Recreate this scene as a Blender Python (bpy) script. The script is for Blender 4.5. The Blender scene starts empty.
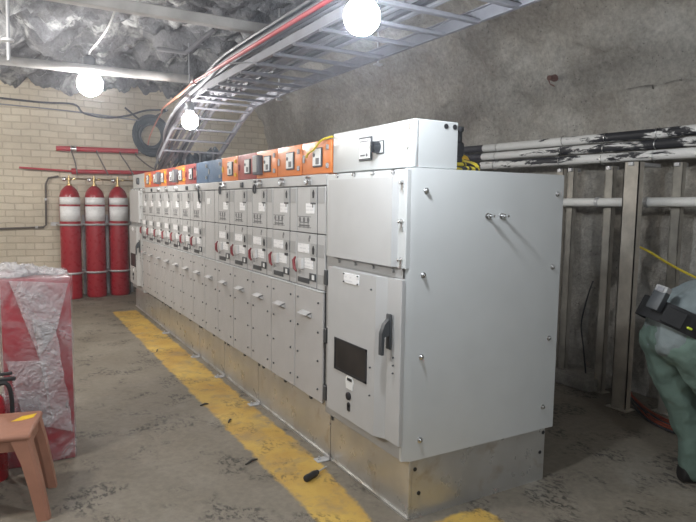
import bpy, bmesh, math, random
from mathutils import Vector, Matrix, noise
random.seed(7)
SC = bpy.context.scene
COL = SC.collection
V = Vector
PI = math.pi

# ------------------------------------------------------------------ materials
def new_mat(name):
    m = bpy.data.materials.new(name); m.use_nodes = True
    nt = m.node_tree; b = nt.nodes['Principled BSDF']
    return m, nt, b

def N(nt, kind, **kw):
    n = nt.nodes.new(kind)
    for k, v in kw.items():
        if k in n.inputs: n.inputs[k].default_value = v
        else: setattr(n, k, v)
    return n

def ramp(nt, fac, stops):
    r = nt.nodes.new('ShaderNodeValToRGB'); e = r.color_ramp.elements
    while len(e) < len(stops): e.new(0.5)
    for i, (p, c) in enumerate(stops):
        e[i].position = p
        e[i].color = (c, c, c, 1) if isinstance(c, (int, float)) else (*c, 1)
    nt.links.new(fac, r.inputs['Fac'])
    return r.outputs['Color']

def mixc(nt, fac, a, b, mode='MIX'):
    m = nt.nodes.new('ShaderNodeMix'); m.data_type = 'RGBA'; m.blend_type = mode
    for sock, val in ((m.inputs[0], fac), (m.inputs[6], a), (m.inputs[7], b)):
        if hasattr(val, 'links'): nt.links.new(val, sock)
        elif isinstance(val, (int, float)): sock.default_value = val
        else: sock.default_value = (*val, 1)
    return m.outputs[2]

def math_(nt, op, a, b=0.0, clamp=False):
    m = nt.nodes.new('ShaderNodeMath'); m.operation = op; m.use_clamp = clamp
    for i, val in enumerate((a, b)):
        if hasattr(val, 'links'): nt.links.new(val, m.inputs[i])
        else: m.inputs[i].default_value = val
    return m.outputs[0]

def coords(nt, scale=(1, 1, 1), which='Object'):
    t = nt.nodes.new('ShaderNodeTexCoord'); mp = nt.nodes.new('ShaderNodeMapping')
    mp.inputs['Scale'].default_value = scale
    nt.links.new(t.outputs[which], mp.inputs['Vector'])
    return mp.outputs['Vector']

def noise_(nt, vec, scale, detail=4.0, rough=0.55, dist=0.0):
    n = N(nt, 'ShaderNodeTexNoise', Scale=scale, Detail=detail, Roughness=rough, Distortion=dist)
    nt.links.new(vec, n.inputs['Vector'])
    return n.outputs['Fac']

def bump(nt, b, h, strength, dist=0.01):
    bp = N(nt, 'ShaderNodeBump', Strength=strength, Distance=dist)
    nt.links.new(h, bp.inputs['Height']); nt.links.new(bp.outputs['Normal'], b.inputs['Normal'])

def paint(name, col, rough=0.45, metal=0.0, var=0.10, scale=6.0, bmp=0.0, spec=0.5):
    m, nt, b = new_mat(name)
    v = coords(nt)
    f = noise_(nt, v, scale, 5)
    lo = tuple(c * (1 - var) for c in col); hi = tuple(min(1, c * (1 + var)) for c in col)
    nt.links.new(ramp(nt, f, [(0.3, lo), (0.7, hi)]), b.inputs['Base Color'])
    b.inputs['Metallic'].default_value = metal
    b.inputs['Specular IOR Level'].default_value = spec
    r = ramp(nt, noise_(nt, v, scale * 3, 3), [(0.3, max(0, rough - .07)), (0.7, min(1, rough + .07))])
    nt.links.new(r, b.inputs['Roughness'])
    if bmp: bump(nt, b, noise_(nt, v, scale * 8, 4), bmp)
    return m

def emit(name, col, strength):
    m, nt, b = new_mat(name)
    b.inputs['Base Color'].default_value = (1, 1, 1, 1)
    b.inputs['Emission Color'].default_value = (*col, 1)
    b.inputs['Emission Strength'].default_value = strength
    return m

M = {}
M['grey'] = paint('light grey powder coat', (.55, .565, .565), .42, var=.03)
M['greyfront'] = paint('pale grey front panel', (.475, .475, .475), .48, var=.04)
M['cover'] = paint('warm grey cover panel', (.46, .45, .445), .45, var=.04)
M['band'] = paint('mid grey label band', (.36, .36, .36), .5, var=.03)
M['dark'] = paint('dark grey plastic', (.05, .055, .06), .45)
M['black'] = paint('black rubber', (.016, .016, .018), .6)
M['blackgloss'] = paint('black glossy plastic', (.02, .022, .025), .3)
M['white'] = paint('white label', (.78, .79, .79), .5, var=.03)
M['tagwhite'] = paint('off white plastic tag', (.62, .61, .60), .5)
M['devgrey'] = paint('meter housing grey', (.11, .115, .13), .45)
M['conduitbrown'] = paint('dull brown conduit', (.10, .085, .07), .6)
M['hosebrown'] = paint('grey brown hose', (.12, .10, .09), .5)
M['rustplate'] = paint('pinkish rusted plate', (.20, .10, .085), .7, var=.3)
M['printed'] = paint('grey printed diagram', (.16, .16, .165), .6)
M['orange'] = paint('orange box paint', (.72, .22, .055), .4, var=.06)
M['redbox'] = paint('dark red box paint', (.36, .075, .07), .42, var=.06)
M['redorange'] = paint('red orange box paint', (.66, .10, .05), .4, var=.06)
M['blue'] = paint('slate blue box paint', (.085, .15, .25), .42, var=.06)
M['red'] = paint('red gloss paint', (.33, .010, .018), .3, var=.08)
M['redpipe'] = paint('red pipe paint', (.45, .025, .035), .4, var=.12)
M['redflag'] = paint('red handle plastic', (.20, .02, .025), .4)
M['chrome'] = paint('bright zinc', (.62, .62, .62), .28, metal=1.0)
M['brass'] = paint('brass', (.60, .45, .22), .35, metal=1.0)
M['steel'] = paint('dusty galvanised steel', (.50, .50, .51), .5, metal=.35, var=.15)
M['tray'] = paint('dusty grey ladder steel', (.27, .27, .30), .75, var=.15)
M['cablegrey'] = paint('dusty grey cable', (.24, .24, .26), .6, var=.2)
M['cableblack'] = paint('dusty black cable', (.045, .045, .055), .5, var=.3)
M['hoseblue'] = paint('blue grey hose', (.05, .065, .085), .45)
M['copper'] = paint('orange red cable', (.30, .06, .03), .5, var=.2)
M['rope_yellow'] = paint('yellow rope', (.70, .55, .04), .6)
M['rope_pink'] = paint('faded orange rope', (.60, .25, .17), .7)
M['yellowcap'] = paint('yellow plastic', (.80, .52, .03), .4)
M['stool'] = paint('salmon plastic', (.37, .175, .115), .5, var=.10, scale=9)
M['lime'] = paint('limewashed steel', (.38, .37, .36), .7, var=.25, scale=4, bmp=.2)
M['timber'] = paint('dusty steel post', (.46, .42, .36), .65, var=.3, scale=5, bmp=.2)
M['postdark'] = paint('weathered post', (.36, .335, .29), .7, var=.3, scale=5, bmp=.2)
M['skin'] = paint('skin', (.45, .25, .17), .5)
M['hair'] = paint('dark hair', (.02, .016, .014), .6)
M['shirt'] = paint('grey work shirt', (.20, .235, .24), .85, var=.08, scale=14, bmp=.15)
M['trousers'] = paint('grey green trousers', (.125, .185, .155), .85, var=.10, scale=12, bmp=.15)
M['waist'] = paint('pale grey waistband', (.27, .30, .305), .85, var=.1, scale=12, bmp=.15)
M['belt'] = paint('black webbing', (.012, .012, .013), .8)
M['hivis'] = paint('lime marker tab', (.62, .75, .05), .5)
M['leather'] = paint('black boot leather', (.018, .016, .015), .55)
M['debris'] = paint('dark scrap', (.05, .045, .04), .7)
M['bulb'] = emit('lit lamp globe', (1.0, .985, .96), 170)
M['bulbfar'] = emit('lit lamp globe far', (1.0, .985, .97), 130)
M['bulbnear'] = emit('lit lamp globe near', (.88, .94, 1.0), 370)

# galvanised plinth sheet
m, nt, b = new_mat('galvanised plinth sheet'); M['galv'] = m
v = coords(nt)
c = ramp(nt, noise_(nt, v, 3, 5), [(.3, (.46, .455, .44)), (.7, (.62, .615, .60))])
rust = ramp(nt, noise_(nt, v, 5, 6, .6, .5), [(.56, 0.0), (.75, .75)])
c = mixc(nt, rust, c, (.30, .22, .13))
nt.links.new(c, b.inputs['Base Color']); b.inputs['Metallic'].default_value = .6
nt.links.new(ramp(nt, noise_(nt, v, 9, 4), [(.3, .24), (.7, .42)]), b.inputs['Roughness'])

# window of the metering door
m, nt, b = new_mat('dark glazing'); M['glass'] = m
b.inputs['Base Color'].default_value = (.03, .025, .022, 1); b.inputs['Roughness'].default_value = .38; b.inputs['Specular IOR Level'].default_value = .3
nt.links.new(ramp(nt, noise_(nt, coords(nt), 5, 2), [(.3, (.015, .013, .012)), (.8, (.05, .042, .038))]), b.inputs['Base Color'])

# label with printed lines
m, nt, b = new_mat('printed paper label'); M['paper'] = m
v = coords(nt, (1, 1, 1))
w = N(nt, 'ShaderNodeTexWave', Scale=14.0, Distortion=0.0); w.bands_direction = 'Z'
nt.links.new(v, w.inputs['Vector'])
msk = math_(nt, 'MULTIPLY', ramp(nt, w.outputs['Fac'], [(.6, 0.), (.72, 1.)]), ramp(nt, noise_(nt, v, 30, 1), [(.42, 0.), (.5, .35)]))
nt.links.new(mixc(nt, msk, (.86, .86, .87), (.45, .46, .50)), b.inputs['Base Color']); b.inputs['Roughness'].default_value = .5

# floor: concrete, scuffs, painted yellow strip
m, nt, b = new_mat('scuffed concrete with yellow paint'); M['floor'] = m
v = coords(nt)
base = ramp(nt, noise_(nt, v, .9, 8, .6, .3), [(.25, (.145, .122, .092)), (.55, (.215, .187, .147)), (.8, (.29, .26, .215))])
fine = ramp(nt, noise_(nt, v, 24, 6, .7), [(.3, .78), (.7, 1.12)])
base = mixc(nt, 1.0, base, fine, 'MULTIPLY')
pale = ramp(nt, noise_(nt, v, 1.7, 7, .62, .8), [(.60, 0.), (.78, .55)])
base = mixc(nt, pale, base, (.32, .30, .26))
sm1 = noise_(nt, coords(nt, (1.0, .6, 1)), 34, 5, .7, .6)
smz = ramp(nt, noise_(nt, v, 3.3, 4, .55, .4), [(.515, 0.), (.60, 1.)])
scuff = math_(nt, 'MULTIPLY', ramp(nt, sm1, [(.485, 0.), (.58, .92)]), smz)
base = mixc(nt, scuff, base, (.04, .034, .028))
spots = ramp(nt, noise_(nt, v, 15, 5, .65, .6), [(.68, 0.), (.73, .7)])
base = mixc(nt, spots, base, (.06, .055, .05))
sep = nt.nodes.new('ShaderNodeSeparateXYZ'); nt.links.new(v, sep.inputs[0])
wob = math_(nt, 'MULTIPLY', math_(nt, 'SUBTRACT', noise_(nt, v, 7.0, 6, .7), .5), .10)
X = math_(nt, 'ADD', sep.outputs[0], wob); Y = math_(nt, 'ADD', sep.outputs[1], wob)
def between(q, a, bb, s=40.0):
    lo = math_(nt, 'MULTIPLY', math_(nt, 'SUBTRACT', q, a), s, True)
    hi = math_(nt, 'MULTIPLY', math_(nt, 'SUBTRACT', bb, q), s, True)
    return math_(nt, 'MULTIPLY', lo, hi)
Xg = math_(nt, 'ADD', X, math_(nt, 'MULTIPLY', math_(nt, 'MAXIMUM', math_(nt, 'SUBTRACT', .95, sep.outputs[1]), 0.0), .10))
strip1 = math_(nt, 'MULTIPLY', math_(nt, 'MULTIPLY', between(X, -.375, 1.0), between(Xg, -5.0, -.018)), between(Y, -1.2, 6.72))
strip2 = math_(nt, 'MULTIPLY', between(X, -.375, .47), between(Y, -.62, -.055))
strip = math_(nt, 'MAXIMUM', strip1, strip2)
worn = ramp(nt, noise_(nt, v, 5.0, 8, .7, .4), [(.30, .35), (.52, .95)])
gapn = ramp(nt, noise_(nt, v, 11, 5, .6), [(.30, .3), (.40, 1.)])
strip = math_(nt, 'MULTIPLY', math_(nt, 'MULTIPLY', strip, worn), gapn)
yel = ramp(nt, noise_(nt, v, 2.2, 6, .6), [(.3, (.42, .235, .045)), (.7, (.62, .42, .09))])
yel = mixc(nt, math_(nt, 'MULTIPLY', scuff, .7), yel, (.08, .06, .03))
nt.links.new(mixc(nt, strip, base, yel), b.inputs['Base Color'])
nt.links.new(ramp(nt, noise_(nt, v, 2.4, 4), [(.3, .55), (.7, .85)]), b.inputs['Roughness'])
bump(nt, b, noise_(nt, v, 40, 6, .7), .25, .006)

# block wall
m, nt, b = new_mat('cream painted blockwork'); M['brick'] = m
t = nt.nodes.new('ShaderNodeTexCoord'); mp = nt.nodes.new('ShaderNodeMapping')
mp.inputs['Rotation'].default_value = (PI / 2, 0, 0)
nt.links.new(t.outputs['Object'], mp.inputs['Vector'])
br = N(nt, 'ShaderNodeTexBrick', Scale=1.0); br.offset = .5
br.inputs['Color1'].default_value = (.60, .53, .42, 1); br.inputs['Color2'].default_value = (.68, .615, .50, 1)
br.inputs['Mortar'].default_value = (.52, .455, .355, 1)
br.inputs['Mortar Size'].default_value = .012; br.inputs['Brick Width'].default_value = .27; br.inputs['Row Height'].default_value = .108
br.inputs['Mortar Smooth'].default_value = .4
dv = N(nt, 'ShaderNodeTexNoise', Scale=3.0, Detail=3.0); nt.links.new(mp.outputs['Vector'], dv.inputs['Vector'])
vm = nt.nodes.new('ShaderNodeVectorMath'); vm.operation = 'MULTIPLY_ADD'
nt.links.new(dv.outputs['Color'], vm.inputs[0]); vm.inputs[1].default_value = (.04, .04, .04); nt.links.new(mp.outputs['Vector'], vm.inputs[2])
nt.links.new(vm.outputs[0], br.inputs['Vector'])
vv = coords(nt)
dirt = ramp(nt, noise_(nt, vv, 1.4, 6, .6), [(.3, .82), (.7, 1.12)])
cc = mixc(nt, 1.0, br.outputs['Color'], dirt, 'MULTIPLY')
nt.links.new(cc, b.inputs['Base Color']); b.inputs['Roughness'].default_value = .8
inv = math_(nt, 'SUBTRACT', 1.0, br.outputs['Fac'])
hgt = math_(nt, 'ADD', inv, math_(nt, 'MULTIPLY', noise_(nt, vv, 20, 5), .5))
bump(nt, b, hgt, .5, .02)

# shotcrete and rock
def rocky(name, stops, patch=None, pscale=2.0, bstr=.6, pits=True):
    m, nt, b = new_mat(name)
    v = coords(nt)
    c = ramp(nt, noise_(nt, v, 1.1, 8, .62, .4), stops)
    g = ramp(nt, noise_(nt, v, 22, 7, .8), [(.32, .66), (.68, 1.24)])
    c = mixc(nt, 1.0, c, g, 'MULTIPLY')
    if patch:
        pm = ramp(nt, noise_(nt, v, pscale, 7, .65, 1.0), [(.54, 0.), (.63, .85)])
        c = mixc(nt, pm, c, patch)
    h = noise_(nt, v, 14, 8, .7)
    if pits:
        vo = N(nt, 'ShaderNodeTexVoronoi', Scale=26.0); nt.links.new(v, vo.inputs['Vector'])
        pit = ramp(nt, vo.outputs['Distance'], [(.10, 0.), (.2, 1.)])
        keep = ramp(nt, noise_(nt, v, 7, 2), [(.50, 1.), (.58, 0.)])
        pit = math_(nt, 'MAXIMUM', pit, keep)
        c = mixc(nt, 1.0, c, ramp(nt, pit, [(0., .5), (1., 1.)]), 'MULTIPLY')
        h = math_(nt, 'ADD', h, math_(nt, 'MULTIPLY', pit, .4))
    nt.links.new(c, b.inputs['Base Color']); b.inputs['Roughness'].default_value = .85
    bump(nt, b, h, bstr, .06)
    return m
M['shotcrete'] = rocky('grey shotcrete', [(.28, (.25, .225, .20)), (.5, (.38, .36, .325)), (.72, (.54, .525, .49))])
M['rock'] = rocky('limewashed broken rock', [(.30, (.06, .062, .072)), (.5, (.17, .172, .185)), (.7, (.31, .31, .32))], (.60, .61, .61), 1.5, 1.0, False)

# flaking white paint over black pipe
m, nt, b = new_mat('flaking white paint over black'); M['flaky'] = m
oi = nt.nodes.new('ShaderNodeObjectInfo'); va_ = nt.nodes.new('ShaderNodeVectorMath'); va_.operation = 'MULTIPLY_ADD'
nt.links.new(oi.outputs['Location'], va_.inputs[0]); va_.inputs[1].default_value = (0, 0, 37.0)
nt.links.new(coords(nt, (1, .22, 1)), va_.inputs[2]); v = va_.outputs[0]
g = nt.nodes.new('ShaderNodeSeparateXYZ'); nt.links.new(coords(nt), g.inputs[0])
f1 = noise_(nt, v, 9, 7, .68, .5); f2 = noise_(nt, v, 3.0, 2)
thr = math_(nt, 'ADD', math_(nt, 'MULTIPLY', f1, 1.0), math_(nt, 'MULTIPLY', math_(nt, 'SUBTRACT', f2, .5), .55))
msk = ramp(nt, thr, [(.455, 0.), (.485, 1.)])
wh = ramp(nt, noise_(nt, v, 12, 4), [(.3, (.66, .66, .65)), (.7, (.82, .82, .81))])
nt.links.new(mixc(nt, msk, (.02, .02, .025), wh), b.inputs['Base Color']); b.inputs['Roughness'].default_value = .55
bump(nt, b, msk, .4, .004)
m, nt, b = new_mat('mostly white pipe paint'); M['whitepipe'] = m
msk = ramp(nt, noise_(nt, coords(nt, (1, .4, 1)), 9, 6, .65), [(.30, 0.), (.36, 1.)])
nt.links.new(mixc(nt, msk, (.20, .19, .18), (.70, .70, .68)), b.inputs['Base Color']); b.inputs['Roughness'].default_value = .6

# clear film
def film(name, lo, hi, scale):
    m, nt, b = new_mat(name)
    v = coords(nt)
    b.inputs['Base Color'].default_value = (.72, .70, .72, 1); b.inputs['Roughness'].default_value = .18
    a = ramp(nt, noise_(nt, v, scale, 6, .6, 1.5), [(.40, lo), (.66, hi)])
    nt.links.new(a, b.inputs['Alpha'])
    rd = N(nt, 'ShaderNodeTexNoise', Scale=16.0, Detail=3.0, Distortion=2.0); nt.links.new(v, rd.inputs['Vector'])
    bump(nt, b, rd.outputs['Fac'], .9, .03)
    return m
M['film'] = film('clear stretch film', .04, .42, 3.0)
M['filmwhite'] = film('folded stretch film', .30, .55, 5.0)
M['filmsheet'] = film('loose film layer', .16, .42, 4.0)
M['redwrap'] = paint('red crate paint', (.30, .02, .032), .4, var=.15, scale=4)

# stool yellow stain, striped cable
m, nt, b = new_mat('yellow black striped cable'); M['stripe'] = m
w = N(nt, 'ShaderNodeTexWave', Scale=9.0); w.bands_direction = 'DIAGONAL'
nt.links.new(coords(nt), w.inputs['Vector'])
nt.links.new(ramp(nt, w.outputs['Fac'], [(.48, (.02, .02, .02)), (.52, (.75, .62, .05))]), b.inputs['Base Color'])

# ------------------------------------------------------------------ mesh helpers
class MB:
    def __init__(s): s.bm = bmesh.new()
    def box(s, x0, x1, y0, y1, z0, z1, bev=0.0, seg=2, rot=None, piv=None):
        g = bmesh.ops.create_cube(s.bm, size=1.0); vs = g['verts']
        c = V(((x0 + x1) / 2, (y0 + y1) / 2, (z0 + z1) / 2)); d = V((abs(x1 - x0), abs(y1 - y0), abs(z1 - z0)))
        for w in vs: w.co = V((w.co.x * d.x, w.co.y * d.y, w.co.z * d.z)) + c
        if bev:
            es = list({e for w in vs for e in w.link_edges})
            r = bmesh.ops.bevel(s.bm, geom=es, offset=min(bev, min(d) * .45), segments=seg, profile=.5, affect='EDGES')
            vs = list({w for f in r['faces'] for w in f.verts} | {w for w in vs if w.is_valid})
        if rot is not None:
            bmesh.ops.rotate(s.bm, verts=vs, cent=piv or c, matrix=rot)
        return vs
    def cyl(s, p0, p1, r, r2=None, seg=16, caps=True):
        p0, p1 = V(p0), V(p1); r2 = r if r2 is None else r2
        return s.tube([p0, p1], [r, r2], seg, caps)
    def tube(s, pts, r, seg=10, caps=True):
        pts = [V(p) for p in pts]; n = len(pts)
        rs = r if isinstance(r, (list, tuple)) else [r] * n
        t0 = (pts[1] - pts[0]).normalized()
        up = V((0, 0, 1)) if abs(t0.z) < .9 else V((1, 0, 0))
        u = t0.cross(up).normalized(); rings = []
        for i, p in enumerate(pts):
            t = (pts[min(i + 1, n - 1)] - pts[max(i - 1, 0)]).normalized()
            u = (u - t * u.dot(t)).normalized(); w = t.cross(u)
            rings.append([s.bm.verts.new(p + (u * math.cos(2 * PI * k / seg) + w * math.sin(2 * PI * k / seg)) * rs[i]) for k in range(seg)])
        for a, bb in zip(rings, rings[1:]):
            for k in range(seg): s.bm.faces.new((a[k], a[(k + 1) % seg], bb[(k + 1) % seg], bb[k]))
        if caps:
            s.bm.faces.new(rings[0][::-1]); s.bm.faces.new(rings[-1])
        return [w for rr in rings for w in rr]
    def lathe(s, prof, org, axis=(0, 0, 1), seg=24):
        org = V(org); q = V((0, 0, 1)).rotation_difference(V(axis)); rings = []
        for r, z in prof:
            rings.append([s.bm.verts.new(org + q @ V((max(r, 1e-4) * math.cos(2 * PI * k / seg), max(r, 1e-4) * math.sin(2 * PI * k / seg), z))) for k in range(seg)])
        for a, bb in zip(rings, rings[1:]):
            for k in range(seg): s.bm.faces.new((a[k], a[(k + 1) % seg], bb[(k + 1) % seg], bb[k]))
        s.bm.faces.new(rings[0][::-1]); s.bm.faces.new(rings[-1])
    def prism(s, poly, axis, a, bb):
        """poly in the two other axes (order x,y,z without axis), extruded from a to bb"""
        def mk(p, q):
            l = list(p); l.insert(axis, q); return s.bm.verts.new(l)
        A = [mk(p, a) for p in poly]; B = [mk(p, bb) for p in poly]; n = len(poly)
        s.bm.faces.new(A); s.bm.faces.new(B[::-1])
        for k in range(n): s.bm.faces.new((A[k], B[k], B[(k + 1) % n], A[(k + 1) % n]))
    def build(s, name, mat, parent=None, smooth=35):
        bmesh.ops.recalc_face_normals(s.bm, faces=s.bm.faces[:])
        if parent is not None:
            org = worldloc(parent); bmesh.ops.translate(s.bm, verts=s.bm.verts[:], vec=-org)
        me = bpy.data.meshes.new(name); 
        for f in s.bm.faces: f.smooth = True
        s.bm.to_mesh(me); s.bm.free()
        try: me.set_sharp_from_angle(angle=math.radians(smooth))
        except Exception: pass
        me.materials.append(M[mat] if isinstance(mat, str) else mat)
        o = bpy.data.objects.new(name, me); COL.objects.link(o)
        if parent is not None: o.parent = parent
        return o

def split(mb, name, mat, parent, smooth=35):
    """each loose piece of mb becomes a part of its own"""
    bm = mb.bm; bm.verts.ensure_lookup_table(); seen = set(); out = []
    for w in bm.verts:
        if w in seen: continue
        st = [w]; seen.add(w); isl = []
        while st:
            q = st.pop(); isl.append(q)
            for e in q.link_edges:
                r = e.other_vert(q)
                if r not in seen: seen.add(r); st.append(r)
        n_ = MB(); mp = {q: n_.bm.verts.new(q.co) for q in isl}
        for f in {f for q in isl for f in q.link_faces}: n_.bm.faces.new([mp[q] for q in f.verts])
        out.append(n_.build(name, mat, parent, smooth))
    bm.free(); return out

def worldloc(o):
    l = o.location.copy()
    while o.parent is not None:
        o = o.parent; l += o.location
    return l

def tag(o, label=None, cat=None, group=None, kind=None):
    if label: o['label'] = label
    if cat: o['category'] = cat
    if group: o['group'] = group
    if kind: o['kind'] = kind
    return o
def thing(name, loc, label, cat, group=None):
    o = bpy.data.objects.new(name, None); COL.objects.link(o); o.location = loc
    o.empty_display_size = .05
    return tag(o, label, cat, group)
def recenter(o, p):
    """move a single-mesh thing's origin to p without moving its shape"""
    p = V(p); o.data.transform(Matrix.Translation(-p)); o.location = p; return o
def solo(mb, name, mat, label, cat, group=None, at=None):
    o = mb.build(name, mat); tag(o, label, cat, group)
    if at is not None: recenter(o, at)
    return o
def struct(o): return tag(o, kind='structure')
def smoothpath(pts, n=8):
    pts = [V(p) for p in pts]; out = []
    for i in range(len(pts) - 1):
        p0, p1, p2, p3 = pts[max(i - 1, 0)], pts[i], pts[i + 1], pts[min(i + 2, len(pts) - 1)]
        for k in range(n):
            t = k / n
            out.append(.5 * ((2 * p1) + (p2 - p0) * t + (2 * p0 - 5 * p1 + 4 * p2 - p3) * t * t + (3 * p1 - p0 - 3 * p2 + p3) * t ** 3))
    out.append(pts[-1]); return out
def copy_tree(o, parent=None):
    c = o.copy(); COL.objects.link(c)
    if parent is not None: c.parent = parent
    for ch in [q for q in KIDS.get(o.name, [])] if False else list(o.children): copy_tree(ch, c)
    return c

# ------------------------------------------------------------------ setting
mb = MB(); mb.box(-4.5, 3.6, -5, 8.95, -.2, 0); struct(mb.build('floor', 'floor'))
mb = MB(); mb.box(-4.5, 3.4, 8.75, 8.95, 0, 3.6); struct(mb.build('wall_back', 'brick'))

def fbm(p, o=4):
    return noise.fractal(p, 1.0, 2.0, o, noise_basis='PERLIN_ORIGINAL')
def grid(name, mat, nu, nv, fn):
    bm = bmesh.new(); R = [[bm.verts.new(fn(i / nu, j / nv)) for j in range(nv + 1)] for i in range(nu + 1)]
    for i in range(nu):
        for j in range(nv): bm.faces.new((R[i][j], R[i + 1][j], R[i + 1][j + 1], R[i][j + 1]))
    me = bpy.data.meshes.new(name)
    for f in bm.faces: f.smooth = True
    bm.to_mesh(me); bm.free(); me.materials.append(M[mat])
    o = bpy.data.objects.new(name, me); COL.objects.link(o); return struct(o)

# right wall: shotcrete, upright then arching over into the roof
PROF = [(3.02, -.05), (3.0, .8), (2.98, 1.6), (2.95, 2.4), (2.88, 2.9), (2.70, 3.3), (2.35, 3.62), (1.9, 3.8), (1.4, 3.9)]
PP = smoothpath([(x, 0, z) for x, z in PROF], 8)
def prof(t):
    k = t * (len(PP) - 1); i = min(int(k), len(PP) - 2); return PP[i].lerp(PP[i + 1], k - i)
def wall_fn(u, t):
    p = prof(t); y = -5.1 + 13.88 * u
    q = V((p.x, y, p.z))
    d = fbm(q * .8, 5) * .11 + fbm(q * 3.1 + V((7, 1, 2)), 4) * .055 + fbm(q * 8, 4) * .026
    n = V((-1, 0, 0)) if p.z < 2.6 else V((-.6, 0, -.8))
    return q + n * d
grid('wall_right', 'shotcrete', 340, 140, wall_fn)
def ceil_fn(u, t):
    x = 2.2 - 6.7 * t; y = -5.1 + 14.0 * u
    q = V((x, y, 0))
    rough = .35 + .65 * min(1, max(0, (y - 2.6) / 1.5)) * min(1, max(0, (1.6 - x) / .6))
    c1 = noise.cell_vector(q * 1.0) if False else V((0, 0, 0))
    d1 = noise.voronoi(V((x * 1.5 + .3 * fbm(q * 2, 3), y * 1.5, 0)))[0]; d2 = noise.voronoi(V((x * 3.7 + .3 * fbm(q * 3, 3), y * 3.7, 4)))[0]
    r = 1.1 * d1[0] + .5 * d2[0] - .6
    z = 3.46 - rough * (.34 * -r + .16 * fbm(q * 2.2, 5) + .07 * fbm(q * 8, 4)) + .25 * max(0, x - .9) * .5
    return V((x, y, max(z, 2.98)))
grid('ceiling', 'rock', 380, 190, ceil_fn)

mb = MB(); mb.box(-4.7, -4.5, -5, 8.95, 0, 3.8); struct(mb.build('wall_left', 'shotcrete'))
mb = MB(); mb.box(-4.7, 3.6, -5.2, -5, 0, 3.8); struct(mb.build('wall_front', 'shotcrete'))
# low concrete kerb along the right wall
mb = MB(); mb.box(2.62, 3.05, .95, 8.7, 0, .11, .02); struct(mb.build('trim_1', 'shotcrete'))

# ------------------------------------------------------------------ switchgear
HB, HC = .312, 1.775
HU = .354   # underside of the ring main units

def screw(mb, x, y, z, ax='x', r=.008):
    d = V((-1, 0, 0)) if ax == 'x' else V((0, -1, 0))
    mb.lathe([(r, 0), (r, .005), (r * .6, .008), (0.0005, .008)], (x, y, z), d, 8)

def cover_handle(root, par, y, z):
    mb = MB()
    mb.prism([(-.015, z + .018), (-.058, z + .002), (-.058, z - .004), (-.015, z + .010)], 1, y - .065, y + .065)
    for s in (-.065, .061): mb.prism([(-.015, z + .018), (-.058, z + .002), (-.015, z - .02)], 1, y + s, y + s + .004)
    mb.build('handle', 'cover', par)

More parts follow.
